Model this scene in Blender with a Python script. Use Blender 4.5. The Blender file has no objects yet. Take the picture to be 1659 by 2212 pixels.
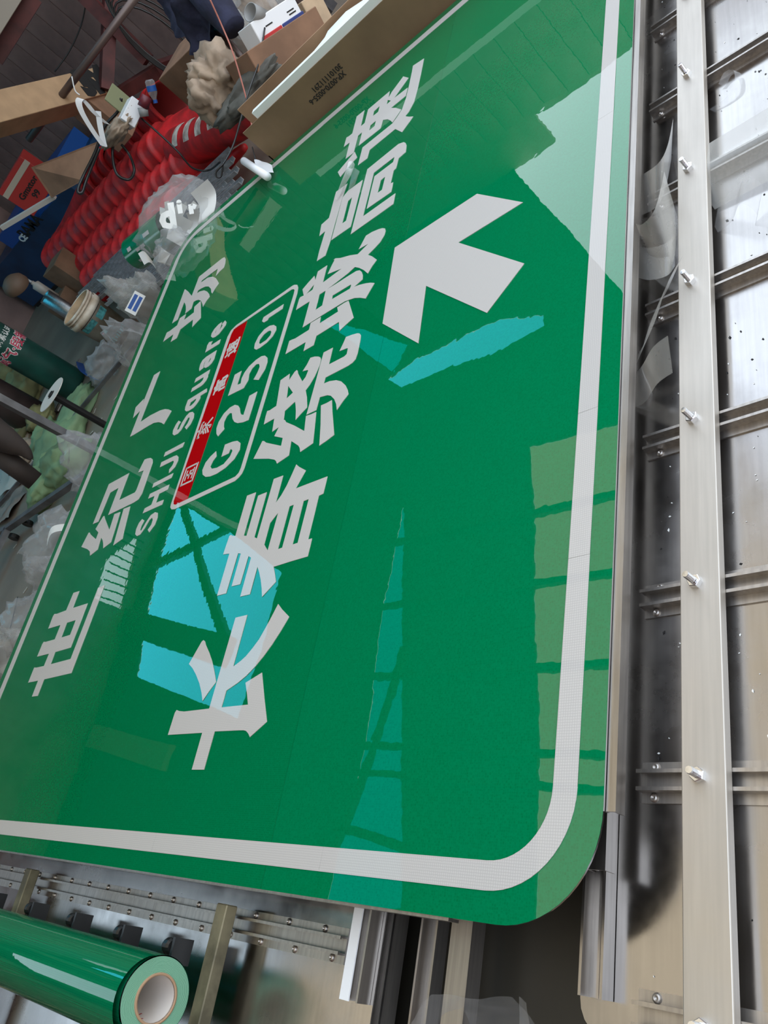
import bpy, bmesh, math, random
from mathutils import Vector, Matrix, noise
S = bpy.context.scene; COL = S.collection
random.seed(7)
PI = math.pi
# ---------------- camera (a hand-held phone, rolled), 1.5 m above the floor
CM = Matrix(((0.169529,-0.865641,0.471089),(-0.701128,0.229990,0.674925),(-0.692589,-0.444713,-0.567935)))
CZ = 1.5; FP = 1718.25
cam_d = bpy.data.cameras.new('camera'); cam = bpy.data.objects.new('camera', cam_d); COL.objects.link(cam)
cam_d.sensor_fit = 'VERTICAL'; cam_d.sensor_height = 24; cam_d.lens = 24*FP/2212; cam_d.clip_start = .05; cam_d.clip_end = 200
m = Matrix.Identity(4)
for r in range(3):
    m[r][0] = CM[r][0]; m[r][1] = -CM[r][1]; m[r][2] = -CM[r][2]
m[2][3] = CZ
cam.matrix_world = m
S.camera = cam
# ---------------- sky
w = bpy.data.worlds.new('sky'); S.world = w; w.use_nodes = True; nt = w.node_tree; nt.nodes.clear()
wo = nt.nodes.new('ShaderNodeOutputWorld'); bg = nt.nodes.new('ShaderNodeBackground'); tc = nt.nodes.new('ShaderNodeTexCoord')
sx = nt.nodes.new('ShaderNodeSeparateXYZ'); rp = nt.nodes.new('ShaderNodeValToRGB')
nt.links.new(tc.outputs['Generated'], sx.inputs[0]); nt.links.new(sx.outputs['Z'], rp.inputs[0]); nt.links.new(rp.outputs[0], bg.inputs[0]); nt.links.new(bg.outputs[0], wo.inputs[0])
e = rp.color_ramp.elements; e[0].position = 0.0; e[0].color = (.30,.29,.27,1); e[1].position = 1.0; e[1].color = (.72,.82,1,1)
x = e.new(.03); x.color = (1,.95,.88,1); x = e.new(.30); x.color = (.80,.91,1,1)
bg.inputs[1].default_value = 3.15
vs = S.view_settings; vs.view_transform = 'Standard'; vs.look = 'None'; vs.gamma = 1; vs.use_curve_mapping = False; vs.exposure = 0.0

# ---------------- pixel helpers: a point of the photograph put at its real height / distance
def ray(px, py): return CM @ Vector((px-829.5, py-1106, FP))
def az(px, py, z):
    r = ray(px, py); t = (z-CZ)/r.z; return Vector((r.x*t, r.y*t, z))
def ax(px, py, X):
    r = ray(px, py); t = X/r.x; return Vector((X, r.y*t, CZ+r.z*t))
def ad(px, py, d):
    return Vector((0,0,CZ)) + ray(px, py).normalized()*d
RZ = 3.66
def rf(px, py):          # roof point mirrored in the sign at that pixel
    r = ray(px, py); k = 4.0; return (r.x/-r.z*k, r.y/-r.z*k)

# ---------------- materials
MATS = {}
def mat(name, col, rough=.5, metal=0, coat=0, coat_r=.03, var=0, vscale=8, bump=0, bscale=40, alpha=1, trans=0, spec=.5, sub=None):
    if name in MATS: return MATS[name]
    m = bpy.data.materials.new(name); m.use_nodes = True; t = m.node_tree; N = t.nodes; b = N['Principled BSDF']
    b.inputs['Base Color'].default_value = (*col,1); b.inputs['Roughness'].default_value = rough; b.inputs['Metallic'].default_value = metal
    b.inputs['Coat Weight'].default_value = coat; b.inputs['Coat Roughness'].default_value = coat_r
    b.inputs['Alpha'].default_value = alpha; b.inputs['Transmission Weight'].default_value = trans
    b.inputs['Specular IOR Level'].default_value = spec
    tcn = N.new('ShaderNodeTexCoord')
    if var:
        n = N.new('ShaderNodeTexNoise'); n.inputs['Scale'].default_value = vscale; n.inputs['Detail'].default_value = 5
        t.links.new(tcn.outputs['Object'], n.inputs['Vector'])
        mx = N.new('ShaderNodeMix'); mx.data_type = 'RGBA'; mr = N.new('ShaderNodeMapRange'); mr.inputs[1].default_value = .35; mr.inputs[2].default_value = .65
        t.links.new(n.outputs['Fac'], mr.inputs[0]); t.links.new(mr.outputs[0], mx.inputs[0])
        mx.inputs[6].default_value = (*[max(0,c*(1-var)) for c in col],1); mx.inputs[7].default_value = (*[min(1,c*(1+var)) for c in col],1)
        if sub: mx.inputs[6].default_value = (*sub,1)
        t.links.new(mx.outputs[2], b.inputs['Base Color'])
    if bump:
        n2 = N.new('ShaderNodeTexNoise'); n2.inputs['Scale'].default_value = bscale; n2.inputs['Detail'].default_value = 3
        t.links.new(tcn.outputs['Object'], n2.inputs['Vector'])
        bp = N.new('ShaderNodeBump'); bp.inputs['Strength'].default_value = bump; bp.inputs['Distance'].default_value = .01
        t.links.new(n2.outputs['Fac'], bp.inputs['Height']); t.links.new(bp.outputs[0], b.inputs['Normal'])
    MATS[name] = m; return m
def film_mat(name, col, col2, wave, hexs=None):
    """retroreflective sheeting: matt cells under a glossy clear top layer, slightly wavy"""
    m = bpy.data.materials.new(name); m.use_nodes = True; t = m.node_tree; N = t.nodes; L = t.links; b = N['Principled BSDF']
    tcn = N.new('ShaderNodeTexCoord')
    v = N.new('ShaderNodeTexVoronoi'); v.feature = 'DISTANCE_TO_EDGE'; v.inputs['Scale'].default_value = hexs or 260; v.inputs['Randomness'].default_value = .12
    L.new(tcn.outputs['Object'], v.inputs['Vector'])
    mr = N.new('ShaderNodeMapRange'); mr.inputs[1].default_value = .05; mr.inputs[2].default_value = .16; L.new(v.outputs['Distance'], mr.inputs[0])
    mx = N.new('ShaderNodeMix'); mx.data_type = 'RGBA'; mx.inputs[6].default_value = (*col2,1); mx.inputs[7].default_value = (*col,1); L.new(mr.outputs[0], mx.inputs[0])
    L.new(mx.outputs[2], b.inputs['Base Color'])
    b.inputs['Roughness'].default_value = .6; b.inputs['Specular IOR Level'].default_value = 0
    b.inputs['Coat Weight'].default_value = 1; b.inputs['Coat Roughness'].default_value = .008; b.inputs['Coat IOR'].default_value = 1.62
    n1 = N.new('ShaderNodeTexNoise'); n1.inputs['Scale'].default_value = 2.2; n1.inputs['Detail'].default_value = 1
    n2 = N.new('ShaderNodeTexNoise'); n2.inputs['Scale'].default_value = 45; n2.inputs['Detail'].default_value = 1
    L.new(tcn.outputs['Object'], n1.inputs['Vector']); L.new(tcn.outputs['Object'], n2.inputs['Vector'])
    b1 = N.new('ShaderNodeBump'); b1.inputs['Strength'].default_value = 1; b1.inputs['Distance'].default_value = wave
    b2 = N.new('ShaderNodeBump'); b2.inputs['Strength'].default_value = 1; b2.inputs['Distance'].default_value = wave*.02
    L.new(n1.outputs['Fac'], b1.inputs['Height']); L.new(n2.outputs['Fac'], b2.inputs['Height']); L.new(b1.outputs[0], b2.inputs['Normal'])
    L.new(b2.outputs[0], b.inputs['Coat Normal'])
    MATS[name] = m; return m
def alu_mat(name, col, r0, r1, dirt=.35, sc=3.0):
    m = bpy.data.materials.new(name); m.use_nodes = True; t = m.node_tree; N = t.nodes; L = t.links; b = N['Principled BSDF']
    b.inputs['Metallic'].default_value = 1
    tcn = N.new('ShaderNodeTexCoord')
    n1 = N.new('ShaderNodeTexNoise'); n1.inputs['Scale'].default_value = sc; n1.inputs['Detail'].default_value = 7; n1.inputs['Roughness'].default_value = .65
    n2 = N.new('ShaderNodeTexNoise'); n2.inputs['Scale'].default_value = 140; n2.inputs['Detail'].default_value = 2
    mp = N.new('ShaderNodeMapping'); mp.inputs['Scale'].default_value = (.05,1,1)
    L.new(tcn.outputs['Object'], n1.inputs['Vector']); L.new(tcn.outputs['Object'], mp.inputs[0]); L.new(mp.outputs[0], n2.inputs['Vector'])
    mr = N.new('ShaderNodeMapRange'); mr.inputs[1].default_value = .35; mr.inputs[2].default_value = .68; mr.inputs[3].default_value = r0; mr.inputs[4].default_value = r1
    L.new(n1.outputs['Fac'], mr.inputs[0]); L.new(mr.outputs[0], b.inputs['Roughness'])
    mx = N.new('ShaderNodeMix'); mx.data_type = 'RGBA'; mr2 = N.new('ShaderNodeMapRange'); mr2.inputs[1].default_value = .3; mr2.inputs[2].default_value = .75
    L.new(n2.outputs['Fac'], mr2.inputs[0]); L.new(mr2.outputs[0], mx.inputs[0])
    mx.inputs[6].default_value = (*[c*(1-dirt) for c in col],1); mx.inputs[7].default_value = (*col,1); L.new(mx.outputs[2], b.inputs['Base Color'])
    bp = N.new('ShaderNodeBump'); bp.inputs['Strength'].default_value = .15; bp.inputs['Distance'].default_value = .002
    L.new(n1.outputs['Fac'], bp.inputs['Height']); L.new(bp.outputs[0], b.inputs['Normal'])
    MATS[name] = m; return m
def clear_mat(name, col, dens, rough=.12):
    """thin clear plastic film: mostly lets light straight through, a little milky, glossy"""
    m = bpy.data.materials.new(name); m.use_nodes = True; t = m.node_tree; N = t.nodes; L = t.links; b = N['Principled BSDF']
    b.inputs['Base Color'].default_value = (*col,1); b.inputs['Roughness'].default_value = rough; b.inputs['Specular IOR Level'].default_value = .8
    tr = N.new('ShaderNodeBsdfTransparent'); ms = N.new('ShaderNodeMixShader'); lw = N.new('ShaderNodeLayerWeight'); lw.inputs[0].default_value = .35
    mr = N.new('ShaderNodeMapRange'); mr.inputs[3].default_value = dens; mr.inputs[4].default_value = min(1, dens+.42); L.new(lw.outputs['Facing'], mr.inputs[0])
    L.new(mr.outputs[0], ms.inputs[0]); L.new(tr.outputs[0], ms.inputs[1]); L.new(b.outputs[0], ms.inputs[2]); L.new(ms.outputs[0], N['Material Output'].inputs[0])
    MATS[name] = m; return m
def panel_mat(name, col, thr, fac=.5):
    """translucent roof sheet: daylight passes through tinted"""
    m = bpy.data.materials.new(name); m.use_nodes = True; t = m.node_tree; N = t.nodes; L = t.links
    for n in list(N):
        if n.type == 'BSDF_PRINCIPLED': N.remove(n)
    tr = N.new('ShaderNodeBsdfTransparent'); tr.inputs[0].default_value = (*thr,1)
    tl = N.new('ShaderNodeBsdfTranslucent'); tl.inputs[0].default_value = (*col,1)
    ms = N.new('ShaderNodeMixShader'); ms.inputs[0].default_value = fac
    L.new(tr.outputs[0], ms.inputs[1]); L.new(tl.outputs[0], ms.inputs[2]); L.new(ms.outputs[0], N['Material Output'].inputs[0])
    MATS[name] = m; return m
# ---------------- mesh helpers
def link(name, me, m, parent=None, smooth=False):
    o = bpy.data.objects.new(name, me); COL.objects.link(o)
    if m is not None:
        if not me.materials: me.materials.append(m)
    if parent: o.parent = parent
    if smooth:
        for p in me.polygons: p.use_smooth = True
    return o
def tag(o, label=None, cat=None, group=None, kind=None):
    if label: o['label'] = label
    if cat: o['category'] = cat
    if group: o['group'] = group
    if kind: o['kind'] = kind
    return o
def thing(name, label, cat, loc, group=None):
    o = bpy.data.objects.new(name, None); o.empty_display_size = .05; COL.objects.link(o); o.location = loc
    return tag(o, label, cat, group)
class MB:
    def __init__(s): s.v = []; s.f = []
    def add(s, vs, fs):
        k = len(s.v); s.v += [tuple(v) for v in vs]; s.f += [tuple(i+k for i in f) for f in fs]; return s
    def box(s, x0,x1,y0,y1,z0,z1, M=None):
        vs = [Vector((x,y,z)) for z in (z0,z1) for y in (y0,y1) for x in (x0,x1)]
        if M: vs = [M@v for v in vs]
        return s.add(vs, [(0,2,3,1),(4,5,7,6),(0,1,5,4),(2,6,7,3),(0,4,6,2),(1,3,7,5)])
    def tube(s, pts, r, n=8, caps=True, r2=None, sq=False):
        pts = [Vector(p) for p in pts]; rings = []; up = Vector((0,0,1)); N = len(pts)
        for i,p in enumerate(pts):
            d = (pts[min(i+1,N-1)]-pts[max(i-1,0)]).normalized()
            if i == 0:
                a = d.cross(up if abs(d.z) < .95 else Vector((1,0,0))).normalized()
            else:
                a = (a - d*a.dot(d)).normalized()
            b = d.cross(a); rr = r if r2 is None else r+(r2-r)*i/(N-1)
            if sq: rings.append([p+a*rr*u+b*rr*w_ for u,w_ in ((-1,-1),(1,-1),(1,1),(-1,1))])
            else: rings.append([p+a*rr*math.cos(2*PI*j/n)+b*rr*math.sin(2*PI*j/n) for j in range(n)])
        n = 4 if sq else n
        vs = [v for R in rings for v in R]; fs = []
        for i in range(N-1):
            for j in range(n): fs.append((i*n+j, i*n+(j+1)%n, (i+1)*n+(j+1)%n, (i+1)*n+j))
        if caps: fs.append(tuple(range(n))[::-1]); fs.append(tuple((N-1)*n+j for j in range(n)))
        return s.add(vs, fs)
    def lathe(s, prof, n=24, M=None, caps=False):
        vs = []; fs = []
        for r,z in prof:
            for j in range(n):
                v = Vector((r*math.cos(2*PI*j/n), r*math.sin(2*PI*j/n), z)); vs.append(M@v if M else v)
        for i in range(len(prof)-1):
            for j in range(n): fs.append((i*n+j, i*n+(j+1)%n, (i+1)*n+(j+1)%n, (i+1)*n+j))
        if caps: fs.append(tuple(range(n))[::-1]); fs.append(tuple((len(prof)-1)*n+j for j in range(n)))
        return s.add(vs, fs)
    def extr(s, prof, axis, a0, a1, M=None, closed=True):
        """profile (u,w) swept along 'x' (u=y,w=z) or 'y' (u=x,w=z)"""
        P = (lambda u,w_,a: Vector((a,u,w_))) if axis == 'x' else (lambda u,w_,a: Vector((u,a,w_)))
        n = len(prof); vs = [P(u,w_,a) for a in (a0,a1) for u,w_ in prof]
        if M: vs = [M@v for v in vs]
        fs = [(j,(j+1)%n,n+(j+1)%n,n+j) for j in range(n)]
        fs += [tuple(range(n))[::-1], tuple(range(n,2*n))]
        return s.add(vs, fs)
    def mesh(s, name='mesh', fix=True):
        me = bpy.data.meshes.new(name); me.from_pydata(s.v, [], s.f)
        if fix:
            bm = bmesh.new(); bm.from_mesh(me); bmesh.ops.recalc_face_normals(bm, faces=bm.faces); bm.to_mesh(me); bm.free()
        me.update(); return me
    def build(s, name, m, parent=None, smooth=False): return link(name, s.mesh(name), m, parent, smooth)
def poly_mesh(rings, z0, z1, name='plate'):
    """flat plate from rings (first outer, others holes) in XY, with thickness"""
    cu = bpy.data.curves.new(name, 'CURVE'); cu.dimensions = '2D'; cu.fill_mode = 'BOTH'
    for ring in rings:
        sp = cu.splines.new('POLY'); sp.points.add(len(ring)-1)
        for p,(x_,y_) in zip(sp.points, ring): p.co = (x_,y_,0,1)
        sp.use_cyclic_u = True
    cu.extrude = max(1e-5, (z1-z0)/2)
    o = bpy.data.objects.new(name, cu); COL.objects.link(o)
    dg = bpy.context.evaluated_depsgraph_get(); me = bpy.data.meshes.new_from_object(o.evaluated_get(dg))
    bpy.data.objects.remove(o); bpy.data.curves.remove(cu)
    for v in me.vertices: v.co.z += (z0+z1)/2
    return me
def text_mesh(txt, size, bold=0, ext=.0005):
    cu = bpy.data.curves.new('text', 'FONT'); cu.body = txt; cu.size = size; cu.offset = bold; cu.extrude = ext; cu.align_x = 'CENTER'; cu.align_y = 'CENTER'
    cu.resolution_u = 2
    o = bpy.data.objects.new('text', cu); COL.objects.link(o)
    dg = bpy.context.evaluated_depsgraph_get(); me = bpy.data.meshes.new_from_object(o.evaluated_get(dg))
    bpy.data.objects.remove(o); bpy.data.curves.remove(cu); return me
def frame(o, xdir, ydir):
    """matrix with local X along xdir, Y along ydir"""
    x_ = Vector(xdir).normalized(); z_ = x_.cross(Vector(ydir)).normalized(); y_ = z_.cross(x_)
    M = Matrix.Identity(4)
    for r in range(3): M[r][0] = x_[r]; M[r][1] = y_[r]; M[r][2] = z_[r]; M[r][3] = o[r]
    return M
def local(me, M):
    me.transform(M); return me
def rrect(x0,x1,y0,y1,r,n=10, rs=None):
    rs = rs or (r,r,r,r); out = []
    for (cx,cy,sa,rr) in ((x1-rs[0],y1-rs[0],0,rs[0]),(x0+rs[1],y1-rs[1],PI/2,rs[1]),(x0+rs[2],y0+rs[2],PI,rs[2]),(x1-rs[3],y0+rs[3],1.5*PI,rs[3])):
        for i in range(n+1):
            a = sa+PI/2*i/n; out.append((cx+rr*math.cos(a), cy+rr*math.sin(a)))
    return out
def crumple(name, c, size, seed, m, parent=None, sub=4, amp=.35, fq=2.2, M=None, floor_=None, sharp=True):
    bm = bmesh.new(); bmesh.ops.create_icosphere(bm, subdivisions=sub, radius=1)
    off = Vector((seed*3.7, seed*1.3, seed*.7))
    for v in bm.verts:
        n0 = noise.noise(v.co*fq+off)+.5*noise.noise(v.co*fq*2.3+off)
        if sharp:
            w_ = v.co+.35*Vector((noise.noise(v.co*2+off), noise.noise(v.co*2-off), noise.noise(v.co*2+off*2)))
            n0 = .75*noise.noise(v.co*fq*.8+off)+.42*(1-abs(noise.noise(w_*fq*1.5+off))*2)**3+.22*(1-abs(noise.noise(w_*fq*3.1-off))*2)**3-.2
        v.co = v.co*(1+amp*n0)
        v.co = Vector((v.co.x*size[0], v.co.y*size[1], v.co.z*size[2]))
        if M: v.co = M.to_3x3()@v.co
        v.co += Vector(c)
        if floor_ is not None and v.co.z < floor_: v.co.z = floor_+.001*random.random()
    me = bpy.data.meshes.new(name); bm.to_mesh(me); bm.free()
    return link(name, me, m, parent, smooth=True)
def drape(name, pts, nu, nv, amp, fq, seed, m, parent=None, thick=.0, smooth=True, zmin=None):
    """sheet spanned between 4 corner points (a,b,c,d), rumpled"""
    a,b,c,d = [Vector(p) for p in pts]; nrm = (b-a).cross(d-a).normalized(); vs = []; fs = []
    for i in range(nu+1):
        for j in range(nv+1):
            u = i/nu; v = j/nv; p = (a*(1-u)+b*u)*(1-v)+(d*(1-u)+c*u)*v
            n0 = noise.noise(p*fq+Vector((seed,0,0)))+.5*abs(noise.noise(p*fq*2.7+Vector((seed,5,0))))
            p = p+nrm*amp*n0+Vector((noise.noise(p*fq*1.5+Vector((9,seed,0))), noise.noise(p*fq*1.5+Vector((0,seed,9))), 0))*amp*.5
            if zmin is not None and p.z < zmin: p.z = zmin+.002
            vs.append(p)
    for i in range(nu):
        for j in range(nv): k = i*(nv+1)+j; fs.append((k,k+1,k+nv+2,k+nv+1))
    mb = MB(); mb.add(vs, fs); me = mb.mesh(name, fix=False)
    o = link(name, me, m, parent, smooth)
    return o
def ribbon(name, pts, wvec, m, parent=None, thick=.0012):
    """bent strip through pts, width vector(s) wvec"""
    mb = MB(); vs = []; n = len(pts)
    for i,p in enumerate(pts):
        w_ = Vector(wvec[i] if isinstance(wvec, list) else wvec); p = Vector(p); vs += [p-w_/2, p+w_/2]
    fs = [(2*i,2*i+1,2*i+3,2*i+2) for i in range(n-1)]
    mb.add(vs, fs); me = mb.mesh(name, fix=False); o = link(name, me, m, parent, True)
    return o
def spline(pts, k=8):
    pts = [Vector(p) for p in pts]; out = []
    for i in range(len(pts)-1):
        p0 = pts[max(i-1,0)]; p1 = pts[i]; p2 = pts[i+1]; p3 = pts[min(i+2,len(pts)-1)]
        for j in range(k):
            t = j/k; out.append(.5*((2*p1)+(p2-p0)*t+(2*p0-5*p1+4*p2-p3)*t*t+(3*p1-p0-3*p2+p3)*t**3))
    out.append(pts[-1]); return out
# ================= materials
GREEN = film_mat('green_sheeting', (0.0,.132,.040), (.0,.165,.058), .0016)
WHITE = film_mat('white_sheeting', (.49,.468,.44), (.41,.39,.365), .0010)
WHITE.node_tree.nodes['Principled BSDF'].inputs['Coat Weight'].default_value = .4
RED = film_mat('red_sheeting', (.42,.002,.004), (.36,.002,.004), .0010)
ALU = alu_mat('aluminium_sheet', (.41,.39,.375), .13, .36, .10)
ALUP = alu_mat('aluminium_profile', (.48,.445,.41), .30, .48, .25)
SILV = mat('pale_profile', (.42,.44,.46), .35, .5, var=.25, vscale=30)
ALUB = alu_mat('aluminium_bar', (.56,.52,.465), .48, .62, .10)
ZINC = mat('zinc_steel', (.75,.76,.78), .22, 1)
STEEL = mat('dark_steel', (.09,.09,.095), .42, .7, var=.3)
RSTEEL = mat('red_oxide_steel', (.075,.016,.014), .6, var=.4)
BROWN = mat('rusty_rack_steel', (.16,.14,.085), .55, .35, var=.45, vscale=14)
TUBE = mat('brown_tube', (.12,.085,.075), .4, .4)
CONC = mat('grey_floor', (.215,.172,.13), .45, var=.22, vscale=1.8, bump=.1, bscale=9)
ROOF = mat('roof_sheet', (.055,.05,.045), .7, var=.25, vscale=2)
SIDING = mat('siding', (.26,.165,.145), .55, .2, var=.25, vscale=3)
SKYB = panel_mat('blue_roof_light', (.30,.80,.95), (.28,.88,1.0), .15)
SKYW = panel_mat('white_roof_light', (.90,.80,.66), (.54,.475,.38), .4)
SKYT = panel_mat('teal_roof_light', (.10,.40,.42), (.05,.60,.62), .2)
SKYN = panel_mat('pale_roof_light', (.85,.88,.88), (.75,.80,.82), .3)
CARD = mat('cardboard', (.36,.225,.13), .8, var=.12, vscale=5)
CARDD = mat('cardboard_dark', (.22,.12,.07), .85, var=.2, vscale=6)
KRAFT = mat('crumpled_kraft', (.33,.25,.18), .8, var=.25, vscale=7)
CONE = mat('cone_red', (.66,.016,.020), .55, var=.2, vscale=7, sub=(.28,.014,.014))
CONEW = mat('cone_white_band', (.62,.55,.48), .6, var=.35, vscale=16, sub=(.36,.27,.22))
CLEAR = clear_mat('clear_film', (.55,.55,.54), .07)
CLEARB = clear_mat('clear_bag', (.55,.56,.56), .14, .15)
MILKY = clear_mat('milky_film', (.50,.49,.45), .30, .2)
WHITEP = mat('white_paper', (.72,.73,.70), .5)
WHITEPL = mat('white_plastic', (.78,.79,.80), .35)
FOAM = mat('white_foam', (.78,.82,.80), .7)
BLACK = mat('black_plastic', (.012,.012,.012), .35)
INK = mat('black_ink', (.012,.011,.01), .8)
NAVY = mat('navy_cloth', (.018,.020,.045), .9, var=.4, vscale=9, bump=.4, bscale=30)
BLUE = mat('machine_blue', (.006,.040,.10), .5, var=.35, vscale=3)
BLUEB = mat('bright_blue', (.01,.08,.32), .45)
GCYL = mat('cylinder_green', (.006,.060,.045), .45, var=.3, vscale=6)
TARP = mat('sage_tarp', (.17,.26,.13), .7, var=.25, vscale=5)
OLIVE = mat('olive_woven_bag', (.17,.16,.065), .75, var=.35, vscale=6)
BUCK = mat('dirty_white_bucket', (.66,.60,.50), .5, var=.25, vscale=7, sub=(.42,.31,.20))
BUCKIN = mat('bucket_inside', (.50,.36,.22), .6, var=.3, vscale=8)
TEAL = mat('teal_print', (.05,.22,.22), .6, var=.5, vscale=40)
GREY = mat('grey_paint', (.25,.25,.24), .5)
PINKC = mat('pink_cord', (.45,.16,.12), .6)
REDP = mat('red_print', (.45,.02,.02), .6)
YEL = mat('yellow_label', (.75,.70,.02), .5)
WOOD = mat('pale_wood', (.50,.36,.23), .7, var=.15, vscale=9)

# ================= setting
def struct(o): o['kind'] = 'structure'; return o
struct(MB().box(-6,9,-7,11,-.1,0).build('floor', CONC))
# roof: its edge runs diagonally past the photographer, who stands under open sky
sl = 1.88
def edgex(y): return 5.08+sl*(y-2.68)
H1 = [rf(*p) for p in ((380,1082),(500,1150),(606,1233),(574,1378),(516,1555),(443,1519),(293,1460),(335,1250))]
H2 = [rf(*p) for p in ((866,1098),(872,1100),(868,1380),(868,1600),(868,1740),(860,1960),(700,1985),(752,1740),(800,1480),(828,1300))]
H3 = [(3.46,3.2),(3.40,1.98),(.1,.22),(-2.2,-1.0),(-2.2,2.70),(1.3,2.93)]
H5 = [rf(*p) for p in ((1168,675),(1172,700),(1060,760),(868,835),(836,815),(895,770),(1080,690))]
H6 = [rf(*p) for p in ((585,575),(640,545),(880,740),(850,800),(790,760),(690,690))]
outer = [(7.2,2.68+(7.2-5.08)/sl),(-3,2.68+(-3-5.08)/sl),(-3,9.2),(7.2,9.2)]
def ccw(r):
    a = sum(r[i][0]*r[(i+1)%len(r)][1]-r[(i+1)%len(r)][0]*r[i][1] for i in range(len(r))); return r if a > 0 else r[::-1]
H7 = [(-1.6,5.3),(-.03,5.3),(-.03,8.7),(-1.6,8.7)]; H8 = [(-1.8,3.2),(-.04,3.2),(-.04,5.0),(-1.8,5.0)]
ceil = struct(link('ceiling', poly_mesh([outer,H1,H2,H3,H5,H6,H7,H8], RZ, RZ+.02), ROOF))
for i,(h,mm) in enumerate(((H1,SKYB),(H2,SKYT),(H3,SKYW),(H5,SKYB),(H6,SKYT),(H7,SKYN),(H8,SKYW))):
    o = link('skylight_panel', poly_mesh([h], RZ+.022, RZ+.026), mm, ceil)
def beam(name, p, q, w_, h_, m=ROOF, z=RZ):
    d = (Vector(q)-Vector(p)).normalized(); n = Vector((-d.y,d.x))*w_/2; mb = MB(); P = [Vector(p)-n, Vector(q)-n, Vector(q)+n, Vector(p)+n]
    mb.add([(v.x,v.y,z-h_) for v in P]+[(v.x,v.y,z-.002) for v in P], [(3,2,1,0),(4,5,6,7),(0,1,5,4),(1,2,6,5),(2,3,7,6),(3,0,4,7)])
    return mb.build(name, m, ceil)
beam('roof_beam', rf(262,1340), rf(500,1412), .30, .12)
beam('roof_brace', rf(395,1075), rf(490,1385), .10, .06)
beam('roof_brace', rf(505,1143), rf(300,1245), .10, .06)
beam('roof_beam', rf(880,1400), rf(690,1962), .05, .05)
for px,py in ((1190,1105),(1190,1262),(1200,1440),(1200,1625),(1200,1700)):
    c = rf(px,py); beam('purlin', (c[0]-.05,1.9), (c[0]+.1,4.7), .045, .05)
for c in (.55,): beam('purlin', (c,3.9), (c+.15,4.8), .06, .05)
lb = rf(368,1640); lb2 = rf(0,1555)
beam('pale_batten', lb, (lb[0]+.45*(lb2[0]-lb[0]), 9.1), .26, .05, mat('pale_batten', (.62,.60,.50), .6))
# walls
def wf(px,py,Y=9.2):
    r = ray(px,py); return (r.x/r.y*Y, -.34+Y*(-r.z/r.y))
wb = [(-3,0),(7.2,0),(7.2,RZ),(-3,RZ)]
struct(MB().box(-3.05,-3.002,-9,9.2,0,4.4).build('wall_left', SIDING))
win = [wf(*p) for p in ((227,1215),(293,1156),(256,1315),(204,1290))]
win = [(x_,min(z_,RZ-.05)) for x_,z_ in win]
def vert(me, Y):      # XY plate -> XZ plate at Y
    for v in me.vertices: v.co = Vector((v.co.x, Y+v.co.z, v.co.y))
    me.update(); return me
wallb = struct(link('wall_back', vert(poly_mesh([wb,win], 0, .03), 9.2), SIDING))
wn = struct(link('window_1', vert(poly_mesh([win], .031, .036), 9.2), SKYN))
xs_ = [p[0] for p in win]; zs_ = [p[1] for p in win]
for i in range(9):
    xx = min(xs_)+(max(xs_)-min(xs_))*(i+.5)/9; MB().box(xx-.006,xx+.006,9.17,9.19,min(zs_)+.03,max(zs_)-.02).build('window_bar', ROOF, wn)
walls = struct(MB().box(7.2,7.24,-2,9.24,0,3.35).box(7.2,7.24,3.3,9.24,3.352,RZ+.02).build('wall_side', SIDING))
sp = MB().box(7.178,7.198,0,.225,0,3.3).mesh('siding_panel')
for i in range(48):
    o = link('siding_panel', sp, SIDING, walls); o.location = (0,-1.98+i*.233,0)
sg = MB().extr([(0,0),(.03,.0),(.045,.035),(-.015,.035)],'y',0,6.2).mesh('girt')

# ================= the big road sign (top face at z = .58)
ZS = .58; X0,X1,Y0,Y1 = .047,2.784,.565,2.980; CR = .155
sign = thing('highway_sign', 'huge glossy green highway sign lying face up with white Chinese lettering and arrow', 'road sign', ((X0+X1)/2,(Y0+Y1)/2,ZS-.03))
SO = sign.location.copy()
def onsign(name, me, m, lab=None):
    for v in me.vertices: v.co -= SO
    o = link(name, me, m, sign)
    if lab: o['label'] = lab
    return o
out = rrect(X0,X1,Y0,Y1,CR,12, rs=(.13,.13,.13,CR)); out = rrect(X0,X1,Y0,Y1,.15,14)
def clip(ring, ya, yb):
    def half(r, f, y):
        o_ = []
        for i in range(len(r)):
            a,b = r[i], r[(i+1)%len(r)]; ia = f(a[1]); ib = f(b[1])
            if ia: o_.append(a)
            if ia != ib: t = (y-a[1])/(b[1]-a[1]); o_.append((a[0]+(b[0]-a[0])*t, y))
        return o_
    return half(half(ring, lambda y: y >= ya, ya), lambda y: y <= yb, yb)
for ya,yb,dz in ((0,1.2235,0),(1.2241,2.1325,.0002),(2.1332,9,.0001)):
    onsign('film_strip', poly_mesh([clip(out,ya,yb)], ZS-.0012, ZS-.0006+dz), GREEN)
onsign('backing_sheet', poly_mesh([out], ZS-.0042, ZS-.0013), ALU)
# aluminium edge channels under the rim
PR = [(0,0),(.0,-.022),(.004,-.022),(.004,-.004),(.014,-.004),(.014,-.009),(.018,-.009),(.018,-.004),(.030,-.004),(.030,-.022),(.034,-.022),(.034,0)]
mb = MB().extr([(Y0-.014+u,ZS-.006+w_) for u,w_ in PR],'x',X0+.145,X1-.1); onsign('edge_channel', mb.mesh(), ALUP, 'fluted aluminium edge channel')
mb = MB().extr([(X0-.004+u,ZS-.006+w_) for u,w_ in PR],'y',.80,Y1-.15); onsign('edge_channel', mb.mesh(), ALUP)
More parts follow.
